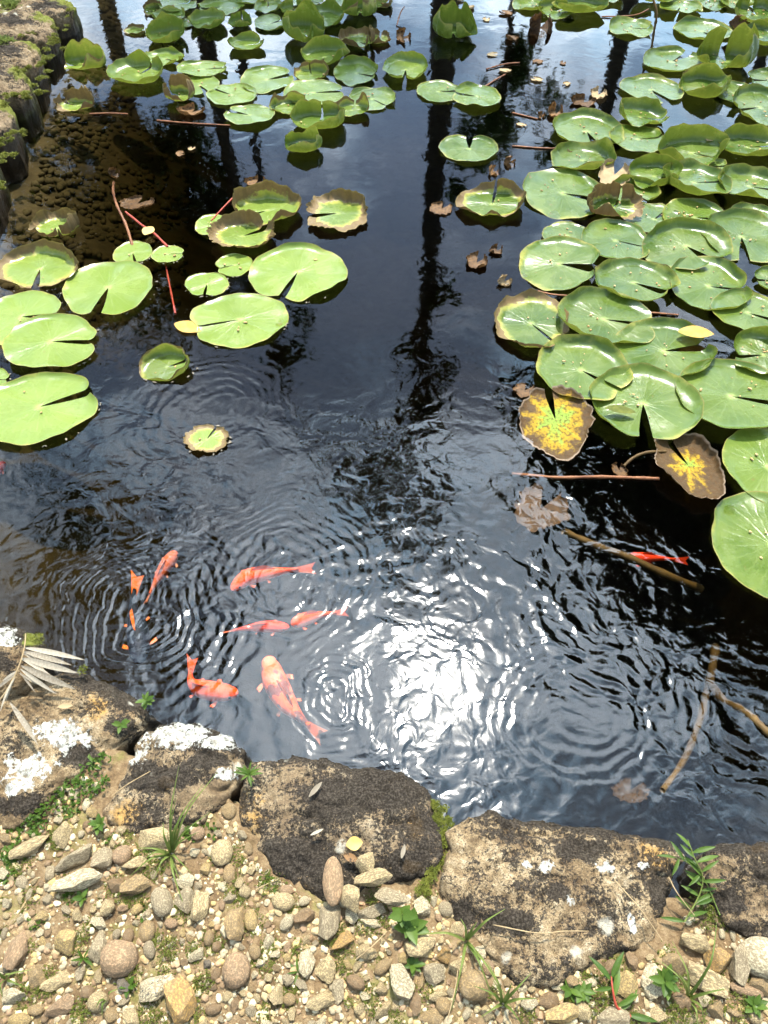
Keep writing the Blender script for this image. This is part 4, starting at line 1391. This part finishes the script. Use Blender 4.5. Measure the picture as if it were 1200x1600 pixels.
# px, py, width, height, turn in degrees, colour, a angular / r rounded
STONES = """
123 1380 68 38 25 white a|long white stone lying slantwise in the left gravel
116 1342 58 36 35 grey a|
52 1320 62 34 30 cream a|
98 1305 32 40 0 cream a|
157 1343 38 36 0 grey a|
191 1336 30 30 0 pinkish r|
243 1312 60 34 0 cream a|cream stone under the grass tuft against the white-lichened boulder
213 1352 46 26 10 cream a|
347 1332 33 40 0 cream r|
213 1386 42 36 30 tan a|
253 1409 38 42 60 grey r|
287 1378 32 26 0 white a|
290 1406 34 40 0 grey a|
314 1413 36 46 20 cream a|
180 1382 36 28 0 brown a|
368 1440 34 58 0 tan a|
392 1438 20 34 10 yellowish r|
167 1417 25 30 0 cream a|
153 1442 26 20 0 white a|
101 1468 40 50 10 yellowish a|blocky yellowish stone standing left of the round brown pebble
28 1480 42 62 20 pinkish a|large pale pinkish stone at left frame edge
153 1479 34 46 30 grey a|
188 1498 56 56 0 pinkish r|smooth round brown pebble, largest round one in left gravel
55 1522 40 46 0 tan a|
86 1532 46 36 20 cream a|
20 1553 44 30 0 white a|
98 1572 46 38 30 pinkish a|
193 1538 22 24 0 dark|small dark grey stone under the round brown pebble
135 1550 22 22 0 brown r|
152 1565 32 32 0 cream r|
243 1544 52 52 30 speck|black and white speckled stone left of the slanting orange stone
280 1558 60 74 55 orange a|slanting orange-tan slab-like stone at lower left
370 1518 42 54 0 pinkish r|smooth pinkish pebble at lower left, right of orange slab-like one
323 1507 15 15 0 dark|tiny dark grey pebble left of smooth pinkish pebble
327 1465 20 22 30 tan r|
338 1478 16 18 0 brown r|
205 1590 28 30 0 cream a|
30 1594 36 22 0 yellowish r|
55 1578 26 18 0 tan r|
333 1576 26 18 10 brown r|
230 1455 24 34 0 tan r|
200 1462 18 24 0 brown r|
310 1385 14 14 0 grey a|
520 1375 32 72 3 pinkish r|tall elongated brown pebble leaning on the dark boulder
573 1350 34 36 0 cream a|
583 1373 54 32 18 cream a|wedge-shaped cream stone lying across the pebble pile
546 1398 34 52 10 cream a|
553 1426 26 36 0 white a|
612 1400 58 26 -8 grey a|
584 1424 46 28 15 grey a|
580 1443 46 24 -8 white a|
512 1440 46 56 20 grey a|blocky grey stone left of the pebble pile
537 1473 34 46 -30 orange a|dark orange cube-like stone below the pebble pile
443 1409 36 28 -8 cream r|
475 1433 28 32 -20 brown a|
447 1390 24 16 0 pinkish r|
482 1503 28 50 0 white a|
509 1515 34 42 0 cream a|
530 1546 22 44 0 grey a|
556 1535 28 26 -25 brown r|
500 1562 46 36 20 cream a|
432 1560 28 46 0 cream a|
452 1562 20 20 0 tan r|
628 1533 42 54 -10 white a|
573 1490 34 30 0 cream a|
660 1476 50 46 20 cream a|
694 1493 22 26 0 orange a|
681 1519 38 36 0 grey a|
658 1536 22 34 15 tan a|
684 1553 32 24 20 cream a|
693 1571 24 28 0 tan r|
718 1513 32 28 0 cream a|
740 1541 46 50 0 tan r|rounded brown stone left of the grass under the largest boulder
597 1578 26 34 -20 cream a|
648 1570 20 40 -5 brown a|
675 1588 42 28 0 tan a|
657 1418 30 34 0 white a|pale stone behind the ivy-like weed
760 1580 24 30 0 cream a|
1088 1470 50 42 -15 cream a|
1118 1497 46 52 0 orange a|
1188 1496 66 64 0 white r|large pale rounded stone at right frame edge
1156 1506 40 62 25 grey a|
1053 1503 40 42 0 tan a|
1015 1535 38 60 -8 white a|
978 1540 42 46 0 yellowish a|
1110 1533 72 52 -30 cream a|
1065 1562 42 44 0 brown a|
1167 1547 46 28 -15 pinkish r|
1103 1560 22 26 0 white a|
1122 1577 30 30 0 tan a|
878 1586 52 40 20 yellowish a|
913 1581 28 40 0 cream a|
955 1592 56 38 0 grey a|
858 1563 36 28 0 brown a|
1028 1586 30 30 0 cream a|
1152 1582 36 30 0 tan a|
1080 1594 36 24 0 cream a|
925 1535 18 14 0 white r|
1190 1540 40 34 0 tan a|
"""
taken = []
ents = []


def landmark(x, y):
    if x < 130:
        return 'at left frame edge' if x < 60 else 'in the gravel left of the round brown pebble' if y > 1430 else 'below the white-patched left boulder'
    if x < 420:
        if y < 1430:
            return 'around the grass tuft'
        return 'near the round brown pebble' if x < 300 else 'beside the smooth pinkish pebble'
    if x < 500:
        return 'left of the pebble pile'
    if x < 640 and y < 1460:
        return 'in the pebble pile'
    if x < 780:
        return 'below the pebble pile' if x < 620 else 'below the ivy-like weed'
    if x < 960:
        return 'under the largest boulder'
    return 'by the lower right weeds'


for k, ln in enumerate(STONES.strip().splitlines()):
    a, lab = ln.split('|')
    q = a.split()
    x, y, wp, hp, turn = [float(v) for v in q[:5]]
    colr = q[5]
    speck = 1.0 if colr == 'speck' else 0.0
    colr = {'dark': 'dark grey', 'speck': 'white'}.get(colr, colr)
    ang = len(q) < 7 or q[6] == 'a'
    z = LAND + 0.01
    on_b = (500 < x < 640 and y < 1420)
    if on_b:
        z = FB + 0.01
    s = scale_at(x, y, z)
    c = P(x, y, z)
    a_, b_ = wp / 2 * s * 1.04, hp / 2 * foreshort(x, y) * 1.02
    h = min(a_, b_) * random.uniform(0.78, 1.05)
    me = (ANG if ang else RND)[k % (9 if ang else 6)]
    o = bpy.data.objects.new('stone', me)
    COL.objects.link(o)
    gz = float(ground_h(c.x, c.y)[0])
    gz = max(gz, LAND - 0.02)
    base = (FB - 0.004) if on_b else gz
    o.location = (c.x, c.y, base + h * 0.42)
    t_ = R(turn)
    if abs(turn) > 12:
        # width and height were read off a turned stone: make it long along its axis
        L_ = max(a_, b_) * 1.12
        S_ = min(a_, b_) * 0.80
        o.scale = (L_, S_, h)
        o.rotation_euler = (random.uniform(-.12, .12), random.uniform(-.12, .12), t_ if a_ >= b_ else t_ + R(60))
    else:
        o.scale = (a_, b_, h)
        o.rotation_euler = (random.uniform(-.12, .12), random.uniform(-.12, .12), t_ + random.choice((0, math.pi)))
    base_c = np.array(SCOL[colr]) * random.uniform(0.92, 1.08)
    o.color = (*base_c, 1)
    o['speckle'] = speck
    tag(o, lab or 'stone', 'stone', 'stones lying on the gravel bank')
    taken.append((c.x, c.y, max(a_, b_)))
    if not lab:
        px_sz = max(wp, hp)
        sz = 'small ' if px_sz < 30 else 'large ' if px_sz > 48 else ''
        el = 'elongated ' if max(wp, hp) > 1.5 * min(wp, hp) else ''
        ents.append((o, f'{sz}{el}{colr} {"angular" if ang else "rounded"} stone {landmark(x, y)}', x))
unique_labels(ents)
# stones that touched in the pile rest on each other: lift the wedge
# ------------------------------------------------------------------ smaller pebbles, told apart by nothing but place
B_OUT = [[(-70, 1088), (85, 1040), (243, 1108), (150, 1195), (10, 1290), (-60, 1310)], [(196, 1148), (262, 1110), (386, 1166), (366, 1222), (308, 1288), (150, 1290), (146, 1260)],
         [(384, 1178), (500, 1170), (668, 1218), (705, 1300), (690, 1345), (590, 1385), (500, 1412), (410, 1358), (362, 1270)],
         [(700, 1296), (762, 1252), (930, 1280), (1088, 1330), (1040, 1468), (945, 1502), (835, 1548), (745, 1480), (688, 1390)], [(1106, 1322), (1270, 1310), (1340, 1420), (1290, 1490), (1165, 1470), (1104, 1360)]]


def in_poly(x, y, pl):
    r_ = False
    j = len(pl) - 1
    for i in range(len(pl)):
        if (pl[i][1] > y) != (pl[j][1] > y) and x < (pl[j][0] - pl[i][0]) * (y - pl[i][1]) / (pl[j][1] - pl[i][1]) + pl[i][0]:
            r_ = not r_
        j = i
    return r_


def on_land(x, y):
    return y > np.interp(x, [0, 110, 150, 200, 330, 375, 420, 500, 700, 850, 1060, 1090, 1120, 1200], [1255, 1215, 1180, 1270, 1270, 1235, 1340, 1400, 1390, 1530, 1480, 1395, 1430, 1450]) and not any(in_poly(x, y, b) for b in B_OUT)


rg = random.Random(11)
pents = []
count, tries = 0, 0
pal = ['cream', 'white', 'tan', 'grey', 'pinkish', 'brown', 'yellowish', 'grey', 'cream', 'white']
while count < 240 and tries < 6000:
    tries += 1
    x, y = rg.uniform(-10, 1210), rg.uniform(1230, 1605)
    if not on_land(x, y):
        continue
    c = P(x, y, LAND)
    rad = rg.uniform(10, 26) / 2 * scale_at(x, y, LAND)
    if any((c.x - t[0]) ** 2 + (c.y - t[1]) ** 2 < (t[2] * 0.85 + rad) ** 2 for t in taken):
        continue
    taken.append((c.x, c.y, rad))
    ang = rg.random() < 0.78
    o = bpy.data.objects.new('pebble', (ANG if ang else RND)[rg.randrange(6)])
    COL.objects.link(o)
    h = rad * rg.uniform(0.6, 0.85)
    o.location = (c.x, c.y, float(ground_h(c.x, c.y)[0]) + h * 0.45)
    o.scale = (rad * rg.uniform(0.9, 1.25), rad * rg.uniform(0.7, 1.0), h)
    o.rotation_euler = (rg.uniform(-.3, .3), rg.uniform(-.3, .3), rg.uniform(0, 6.28))
    cn = rg.choice(pal)
    o.color = (*(np.array(SCOL[cn]) * rg.uniform(0.8, 1.1)), 1)
    o['speckle'] = 0.0
    tag(o, 'small pebble', 'pebble', 'small pebbles in the near gravel')
    pents.append((o, f'small {cn} {"angular" if ang else "rounded"} pebble {landmark(x, y).replace("in the gravel left", "left")}', x))
    count += 1
unique_labels(pents)

# fine gravel: uncountable
items, cols = [], []
tries = 0
while len(items) < 6800 and tries < 60000:
    tries += 1
    x, y = rg.uniform(-120, 1320), rg.uniform(1180, 1720)
    if not on_land(min(max(x, 0), 1200), y):
        continue
    c = P(x, y, LAND)
    if c.y > front_y(c.x) - 0.125:
        continue
    s = 0.0014 + 0.0050 * rg.random() ** 3.0
    items.append((c.x, c.y, 0.0, s * rg.uniform(0.9, 1.5), s, s * rg.uniform(0.6, 0.9), rg.uniform(0, 6.28)))
    cols.append(np.array(SCOL[rg.choice(pal)]) * rg.uniform(0.6, 1.08))
for (x0, x1, y0, y1, n_) in ((-2.6, -1.62, 2.6, 5.6, 1800),):
    for _ in range(n_):
        yy = rg.uniform(y0, y1)
        xx = float(left_x(yy)) - rg.uniform(0.25, 1.0)
        s = 0.004 + 0.016 * rg.random() ** 2.5
        items.append((xx, yy, 0.0, s * 1.2, s, s * 0.7, rg.uniform(0, 6.28)))
        cols.append(np.array(SCOL[rg.choice(pal)]) * rg.uniform(0.8, 1.15))
ia = np.array(items)
ia[:, 2] = ground_h(ia[:, 0], ia[:, 1]) + ia[:, 5] * 0.35
gm_ = scatter_mesh('gravel', ia, ICO2_V, ICO2_F, np.array(cols))
gm_.set_sharp_from_angle(angle=R(40))
o = obj('gravel', gm_, GRAV)
kind(o, 'stuff', 'fine tan gravel covering the near bank', 'gravel')


# ------------------------------------------------------------------ moss and creeping greenery (uncountable)
def tufts(name, spots, n_per, L, label, mat, cat, w_=0.35, seed=1):
    """spots: (px, py, radius px, z); one mesh of tiny leaves"""
    rg = random.Random(seed)
    V, F = [], []
    for (px, py, rp, z) in spots:
        c = P(px, py, z)
        rad = rp * scale_at(px, py, z)
        for _ in range(int(n_per * (rp / 20.0) ** 2)):
            a, r = rg.uniform(0, 6.28), rad * math.sqrt(rg.random())
            r *= 0.6 + 0.4 * rg.random()
            x, y = c.x + r * math.cos(a), c.y + r * math.sin(a)
            zz = z + min(0.010, rad * 0.35) * (1 - (r / rad) ** 2)
            l = L * rg.uniform(0.5, 1.3)
            az, el = rg.uniform(0, 6.28), rg.uniform(0.1, 1.3)
            d = Vector((math.cos(az) * math.cos(el), math.sin(az) * math.cos(el), math.sin(el)))
            s = Vector((-math.sin(az), math.cos(az), 0)) * (l * w_ * 0.5)
            b = Vector((x, y, zz))
            n0 = len(V)
            V.extend([tuple(b), tuple(b + d * l * 0.5 + s), tuple(b + d * l + Vector((0, 0, -0.2 * l))), tuple(b + d * l * 0.5 - s)])
            F.append((n0, n0 + 1, n0 + 2, n0 + 3))
    o = obj(name, mesh_from(name, V, F, False), mat)
    return kind(o, 'stuff', label, cat)


rg = random.Random(21)
mossy = []
for _ in range(230):
    x, y = rg.uniform(0, 1200), rg.uniform(1290, 1600)
    if on_land(x, y) and rg.random() < 0.85:
        mossy.append((x, y, rg.uniform(8, 28), LAND + 0.002))
tufts('ground_moss', mossy, 110, 0.0055, 'short green moss patches growing through the gravel', MOSS, 'moss', 0.4, 2)
joint = [(375, 1205, 8, FB - .015), (58, 1000, 14, FB + .01), (130, 1047, 9, FB)]
for k in range(46):
    u = k / 45
    joint.append((np.interp(u, [0, .3, .6, 1], [670, 697, 690, 655]) + rg.uniform(-13, 13), np.interp(u, [0, .3, .6, 1], [1252, 1290, 1345, 1395]) + rg.uniform(-8, 8), rg.uniform(4, 10), np.interp(u, [0, .5, 1], [FB - .03, FB - .03, LAND + .01])))
tufts('boulder_moss', joint,
      420, 0.0050, 'bright moss cushions in the joint beside the dark boulder', MOSS, 'moss', 0.45, 3)
tufts('creeping_weed', [(150, 1195, 16, LAND + .02), (135, 1215, 20, LAND + .01), (105, 1232, 26, LAND + .008), (75, 1255, 26, LAND + .006), (50, 1275, 24, LAND + .006), (25, 1300, 20, LAND), (20, 1335, 28, LAND), (140, 1240, 20, LAND + .005), (165, 1185, 12, LAND + .02), (300, 1300, 22, LAND), (110, 1400, 14, LAND), (60, 1300, 22, LAND), (15, 1370, 22, LAND), (175, 1310, 14, LAND), (235, 1330, 14, LAND), (110, 1265, 20, LAND), (160, 1225, 16, LAND + .01), (60, 1440, 16, LAND), (335, 1300, 14, LAND), (220, 1430, 14, LAND), (420, 1380, 14, LAND)],
      42, 0.011, 'creeping small-leaved green weed between the two lichened boulders', GREEN, 'weed', 0.55, 4)
wallm = []
for (x, y) in [(60, 150), (75, 140), (92, 85), (100, 70), (108, 40), (112, 22), (40, 210), (20, 225), (50, 105), (30, 150), (70, 100), (15, 170), (85, 120), (22, 250), (8, 290), (60, 60), (95, 60)]:
    for _ in range(5):
        wallm.append((x - 12 + rg.uniform(-16, 12), y + rg.uniform(-9, 9), rg.uniform(3, 7.5), LW - rg.uniform(0.005, 0.035)))
tufts('wall_moss', wallm, 1500, 0.010, 'yellow-green moss and fern tufts along the left wall', MOSS, 'moss', 0.4, 5)
tufts('bank_grass', [(20, 12, 16, LAND + .01), (10, 70, 12, LAND + .03), (30, 30, 12, LAND + .01), (0, 40, 14, LAND + .01), (5, 5, 16, LAND), (45, 5, 10, LAND + .01)], 500, 0.035, 'short grass on the bank behind the left wall', GRASS, 'grass', 0.2, 6)


# ------------------------------------------------------------------ weeds, grass, the dry twig
def leafy_weed(stem_px, leaves, label, kind_='oval', mat=GREEN, r=0.0016, stem_mat=None, name='leafy_weed', cat='weed'):
    """stem_px: (px, py, z) list; leaves: (fraction along stem, bearing deg, rise deg, length px)"""
    w3 = smooth_path([P(*p) for p in stem_px], 16)
    o = empty(name, w3[0])
    tag(o, label, cat)
    me = tube_mesh('stem', [p - w3[0] for p in w3], [r * (1 - 0.6 * i / 16) for i in range(17)], 6)
    obj('stem', me, stem_mat or GRASS, o)
    for (f, az, el, lp) in leaves:
        i = min(int(f * 16), 16)
        p = w3[i]
        L = lp * scale_at(stem_px[0][0], stem_px[0][1], 0.1)
        add_leaf(o, kind_, p - w3[0], R(az), R(el), L, random.uniform(0.85, 1.15), random.uniform(-.3, .3))
    return o


def rosette(px, py, z, n_, lp, label, kind_='oval', el=(15, 50), name='leafy_weed', cat='weed', rise=0.012):
    lv = []
    for k in range(n_):
        lv.append((0.4 + 0.6 * (k / n_), k * 137.5 + random.uniform(-20, 20), random.uniform(*el), lp * random.uniform(0.75, 1.2)))
    c = (px, py, z)
    return leafy_weed([(px, py, z), (px, py - 1, z + rise * 0.5), (px + 1, py - 2, z + rise)], lv, label, kind_, name=name, cat=cat)


rosette(228, 1096, FB - 0.02, 9, 15, 'small bright green weed at water edge of the tan boulder', rise=0.03)
rosette(189, 1134, FB - 0.004, 6, 16, 'tiny weed on the tan boulder left of the white patches')
rosette(388, 1212, FB - 0.01, 12, 22, 'green weed in the joint left of the dark boulder', 'narrow', rise=0.03)
rosette(640, 1450, LAND, 12, 27, 'ivy-like leafy weed right of the pebble pile', 'ivy', (5, 35), rise=0.04)
rosette(628, 1430, LAND + 0.02, 6, 24, 'pointed-leaf weed just behind the ivy-like weed', 'ivy', (5, 40), rise=0.04)
rosette(645, 1510, LAND, 9, 18, 'small bright weed between stones below the ivy-like weed')
rosette(910, 1552, LAND, 14, 18, 'clover-sized weed under the largest boulder', 'oval', (10, 45))
rosette(890, 1548, LAND, 8, 20, 'smaller weed left of the clover-sized one', 'oval', (10, 45))
rosette(1040, 1535, LAND + .01, 12, 25, 'broad-leaved weed between stones at lower right', 'oval', (15, 50), rise=0.03)
rosette(1178, 1572, LAND, 12, 20, 'bright green weed at the lower right frame corner', 'oval', (10, 45))
rosette(200, 1562 - 20, LAND, 6, 16, 'small moss-green seedling below the round brown pebble')
rosette(130, 1500, LAND, 6, 20, 'upright seedling between pale stones in left gravel', 'narrow', (30, 70))
rosette(155, 1290, LAND + .01, 8, 16, 'pale green seedling right of creeping weed')
rosette(128, 1405, LAND, 5, 14, 'seedling beside the long white stone')
rosette(465, 1520, LAND, 7, 22, 'seedling left of the elongated white stone', 'narrow', (10, 50))
# reddish-stemmed weed lying on the stones
leafy_weed([(985, 1588, LAND + .01), (965, 1575, LAND + .02), (958, 1550, LAND + .03), (955, 1525, LAND + .03)],
           [(.1, -10, 15, 44), (.25, 40, 10, 44), (.4, 20, 20, 40), (.6, 70, 15, 50), (.9, 130, 15, 46), (.95, 60, 25, 44), (.8, 190, 12, 30)], 'weed with red stem and long pale leaves under the largest boulder', 'narrow', stem_mat=REDSTEM, r=0.003)
# trailing weed between the two right boulders
lv = []
for k in range(15):
    lv.append((0.06 + 0.06 * k, (20 if k % 2 else 160) + random.uniform(-35, 35), random.uniform(0, 30), random.uniform(26, 40)))
leafy_weed([(1070, 1440, LAND + .02), (1092, 1400, FB), (1098, 1370, FB + .02), (1085, 1340, FB + .04), (1075, 1312, FB + .03)], lv, 'trailing leafy weed in the joint between the two right boulders', 'narrow', r=0.0016)
leafy_weed([(1125, 1430, LAND + .03), (1110, 1395, FB), (1095, 1365, FB + .02), (1070, 1345, FB + .03), (1055, 1340, FB + .02)], [(.2, 200, 10, 30), (.4, 150, 10, 34), (.55, 220, 10, 30), (.75, 120, 10, 34), (.9, 240, 10, 30), (1, 170, 10, 28)],
           'thin weed sprig leaning over the largest boulder at its right corner', 'narrow', r=0.0013)


def grass_tuft(px, py, z, blades, label):
    o = empty('grass_tuft', P(px, py, z))
    tag(o, label, 'grass')
    c = P(px, py, z)
    for (tx, ty, tz, hump) in blades:
        tip = P(tx, ty, tz) - c
        mid = tip * 0.5 + Vector((0, 0, hump))
        path = smooth_path([Vector((0, 0, 0)), mid * 0.55 + Vector((0, 0, hump * 0.35)), mid, tip], 12)
        side = Vector((-tip.y, tip.x, 0))
        side = side.normalized() if side.length > 1e-5 else Vector((1, 0, 0))
        V = []
        for i, p in enumerate(path):
            wd = 0.0024 * (1 - (i / 12) ** 1.6) + 0.0002
            V += [tuple(p - side * wd), tuple(p + Vector((0, 0, -wd * 0.7))), tuple(p + side * wd)]
        obj('blade', mesh_from('blade', V, grid_faces(3, 13)), GRASS, o)
    return o


grass_tuft(268, 1335, LAND, [(345, 1200, FB + .10, .04), (318, 1225, FB + .06, .04), (280, 1195, FB + .09, .03), (290, 1265, .16, .03), (330, 1268, .14, .03), (255, 1285, .13, .03), (200, 1372, .08, .03), (222, 1345, .09, .03), (292, 1428, .08, .035), (300, 1365, .09, .03), (240, 1375, .08, .02), (275, 1245, .19, .02), (310, 1300, .13, .02), (262, 1300, .14, .01), (215, 1325, .1, .02), (285, 1385, .08, .02)],
           'grass tuft with long blades below the brown white-patched boulder')
grass_tuft(728, 1470, LAND, [(790, 1420, .12, .05), (640, 1462, .10, .05), (720, 1435, .14, .03), (770, 1560, .09, .03), (705, 1580, .08, .03), (745, 1440, .13, .02), (800, 1575, .08, .03), (755, 1510, .09, .02)],
           'sparse arching grass at the left corner of the largest boulder')
grass_tuft(785, 1568, LAND, [(830, 1520, .13, .03), (760, 1500, .15, .03), (840, 1560, .1, .03), (740, 1540, .12, .03), (815, 1600, .09, .02), (770, 1530, .14, .02), (800, 1535, .14, .02), (750, 1590, .09, .02)],
           'short grass clump under the left side of the largest boulder')
grass_tuft(1075, 1560, LAND, [(1050, 1470, .13, .03), (1100, 1600, .08, .03), (1120, 1440, .14, .05), (1060, 1520, .13, .02), (1135, 1545, .1, .03), (1090, 1610, .08, .02), (1030, 1500, .12, .03)],
           'thin grass blades among the stones at lower right')
grass_tuft(10, 1530, LAND, [(50, 1515, .1, .02), (-20, 1500, .12, .02), (45, 1545, .08, .02), (5, 1560, .08, .02), (25, 1520, .1, .02)], 'small grass sprig at the lower left frame edge')
grass_tuft(170, 1560, LAND, [(150, 1575, .09, .02), (185, 1545, .1, .02), (160, 1590, .08, .02)], 'short grass shoot left of the speckled stone')

# the dry grey twig with willow-like leaves lying on the left boulders
tw = [(-10, 1105, FB + .015), (10, 1080, FB + .03), (28, 1045, FB + .05), (38, 1012, FB + .055), (40, 990, FB + .05)]
w3 = smooth_path([P(*p) for p in tw], 16)
o = empty('dry_twig', w3[0])
tag(o, 'dry grey twig with narrow withered leaves on the left boulders', 'twig')
obj('stem', tube_mesh('stem', [p - w3[0] for p in w3], [0.0022 - 0.0012 * i / 16 for i in range(17)], 6), STRAW, o)
for (x0, y0, x1, y1) in [(38, 1012, 128, 1032), (36, 1018, 108, 1040), (34, 1028, 118, 1056), (34, 1030, 90, 1062), (33, 1040, 112, 1080), (32, 1045, 84, 1086), (31, 1050, 55, 1080), (37, 1020, 70, 1045), (28, 1048, 5, 1065), (26, 1052, -6, 1080), (24, 1056, 10, 1095), (22, 1060, 0, 1110), (20, 1065, 15, 1085), (36, 1022, 62, 1032), (30, 1052, 70, 1076), (16, 1098, 60, 1160), (20, 1105, 50, 1140)]:
    a, b = P(x0, y0, FB + 0.045), P(x1, y1, FB + 0.02)
    d = b - a
    add_leaf(o, 'willow', a - w3[0], math.atan2(d.y, d.x), math.atan2(d.z, math.hypot(d.x, d.y)) + R(8), d.length * 1.05, random.uniform(0.8, 1.2), random.uniform(-.5, .5))

# dry straws and twigs strewn on the bank
for k, (pts, lab) in enumerate((([(770, 1445, FB + .01), (840, 1458, FB + .014), (880, 1455, FB + .012), (920, 1455, FB + .01)], 'thin straw lying across the lower part of the largest boulder'),
                                ([(175, 1243, FB + .01), (200, 1225, FB + .012), (235, 1205, FB + .01)], 'dry straw lying on the brown white-patched boulder'),
                                ([(960, 1375, FB + .012), (1000, 1420, FB + .015), (1035, 1470, FB)], 'dark thin twig at right side of the largest boulder'),
                                ([(1045, 1370, FB + .01), (1058, 1395, FB + .012), (1085, 1430, FB)], 'dry leaf stalk in the joint by the trailing weed'),
                                ([(15, 1445, LAND + .01), (30, 1425, LAND + .012), (42, 1405, LAND + .01)], 'short grey straw on the left gravel'),
                                ([(555, 1500, LAND + .02), (580, 1480, LAND + .035), (605, 1455, LAND + .03)], 'pale twig leaning below the ivy-like weed'),
                                ([(700, 1590, LAND + .01), (712, 1540, LAND + .02), (718, 1490, LAND + .02)], 'long dry straw standing between stones under the ivy-like weed'),
                                ([(400, 1390, LAND + .01), (420, 1380, LAND + .012), (435, 1374, LAND + .01)], 'short twig at left corner of the dark boulder'))):
    stalk('dry_straw', pts, 0.0011, 0.0008, lab, STRAW, 'straw')


# ------------------------------------------------------------------ trees round the pond, seen mirrored in the water
def tree(az, dist, trunk_r, height, crowns, label, leaf=0.12, lean=0.0, name='tree', density=1.0, seed=0):
    """crowns: (height, side offset, radius across, radius up, leaf count)"""
    rg = np.random.default_rng(900 + seed)
    bx, by = dist * math.sin(az), dist * math.cos(az)
    o = empty(name, (bx, by, LAND - 0.05))
    tag(o, label, 'tree', 'trees mirrored in the pond')
    right = Vector((math.cos(az), -math.sin(az), 0))
    pts = []
    for i in range(13):
        u = i / 12
        wob = 0.25 * math.sin(u * 5 + seed) * u * (trunk_r * 3)
        pts.append(right * (lean * height * u * u + wob) + Vector((0, 0, height * u)))
    obj('trunk', tube_mesh('trunk', pts, [trunk_r * (1.25 - 0.95 * (i / 12)) for i in range(13)], 10), BARK, o)
    V, F = [], []
    limbs = []
    for (h, off, ra, ru, n_) in crowns:
        c = right * (off + lean * height * (h / height) ** 2) + Vector((0, 0, h))
        st = pts[min(max(int((h - ru * 0.9) / height * 12), 2), 12)]
        clump = []
        for k in range(max(6, int(n_ / 110))):
            d = rg.normal(size=3)
            d /= np.linalg.norm(d)
            rr = rg.uniform(0.35, 1.0) ** 0.6
            clump.append((c + Vector((d[0] * ra * rr, d[1] * ra * rr, d[2] * ru * rr)), rg.uniform(0.18, 0.36) * min(ra, ru)))
        for (cc, _) in clump[:7]:
            limbs.append((st, cc))
        per = int(n_ * density / len(clump))
        for (cc, cr) in clump:
            q = rg.normal(size=(per, 3)) * cr * 0.62
            for e in q:
                p = cc + Vector(e)
                a = Vector(rg.normal(size=3)).normalized()
                b = a.cross(Vector(rg.normal(size=3))).normalized()
                s = leaf * rg.uniform(0.6, 1.3)
                n0 = len(V)
                V.extend([tuple(p - a * s), tuple(p + b * s * 0.45), tuple(p + a * s), tuple(p - b * s * 0.45)])
                F.append((n0, n0 + 1, n0 + 2, n0 + 3))
    for (s_, e_) in limbs:
        mid = s_ * 0.5 + e_ * 0.5 + Vector((0, 0, 0.1 * (e_ - s_).length))
        lp = smooth_path([s_, mid, e_], 6)
        obj('limb', tube_mesh('limb', lp, [trunk_r * 0.35 * (1 - 0.8 * i / 6) for i in range(7)], 6), BARK, o)
    obj('crown', mesh_from('crown', V, F, False), FOLIAGE, o)
    return o


tree(R(3.9), 11.0, 0.165, 13.0, [(6.6, 0.3, 0.28, 0.3, 130), (7.5, -0.3, 0.3, 0.3, 160), (8.3, 0.3, 0.35, 0.4, 220), (9.2, 0.15, 0.45, 0.7, 500), (10.3, -0.3, 0.4, 0.5, 350), (11.4, 0.2, 0.6, 0.6, 600), (12.7, 0.0, 0.7, 0.7, 800), (14.0, 0.1, 0.45, 0.7, 450)], 'tall slender tree whose dark trunk is mirrored down the pond middle', 0.11, seed=1)
tree(R(-17.5), 9.5, 0.10, 5.2, [(4.3, -0.2, 1.35, 1.1, 8500), (5.0, 0.6, 0.8, 0.6, 1500), (3.2, -0.9, 0.9, 0.9, 3000), (3.6, 0.2, 1.0, 0.9, 3000)], 'dense dark green tree mirrored left of the far pads', 0.07, seed=2)
tree(R(-11.9), 9.0, 0.085, 8.4, [(8.9, 1.0, 0.62, 0.62, 1500), (9.9, 0.9, 0.45, 0.4, 500)], 'slender leaning tree with small crown mirrored left of centre', 0.08, 0.06, seed=3)
tree(R(-9.6), 8.6, 0.06, 5.2, [(5.3, 0.1, 0.5, 0.5, 500)], 'thin dark trunk mirrored between the far left pads', 0.07, seed=4)
tree(R(-34), 8.0, 0.07, 8.6, [(8.6, 0.0, 0.85, 0.8, 2600), (9.6, 0.2, 0.5, 0.5, 900)], 'round-headed tree mirrored near the left edge of the water', 0.09, seed=5)
tree(R(34), 14.0, 0.30, 15.0, [(13.6, 0, 3.0, 2.2, 15000), (11.8, -1.6, 2.4, 1.8, 10000), (15.2, 1.8, 2.6, 1.8, 12000), (12.5, 2.6, 2.2, 2.2, 9000), (16.2, 4.2, 2.2, 1.6, 9000), (13.8, 5.0, 2.2, 2.0, 9000)], 'broad dark tree mirrored as the black area at right', 0.17, seed=6)
tree(R(15.5), 14.0, 0.14, 11.5, [(11.0, 0.1, 0.9, 0.9, 1800), (12.4, 0.5, 1.0, 0.8, 1800), (13.6, 0.9, 0.9, 0.8, 1400)], 'narrow tree mirrored beside the right-hand pads', 0.12, seed=7)
tree(R(8.6), 16.0, 0.12, 6.0, [(5.8, 0.2, 1.1, 1.3, 1500), (7.2, -0.2, 0.8, 0.9, 700)], 'airy pale tree mirrored right of the trunk at far water', 0.11, seed=8)
tree(R(24.5), 15.0, 0.12, 6.6, [(6.6, 0.0, 1.0, 0.8, 1600)], 'small tree mirrored between the far right pads', 0.10, seed=9)
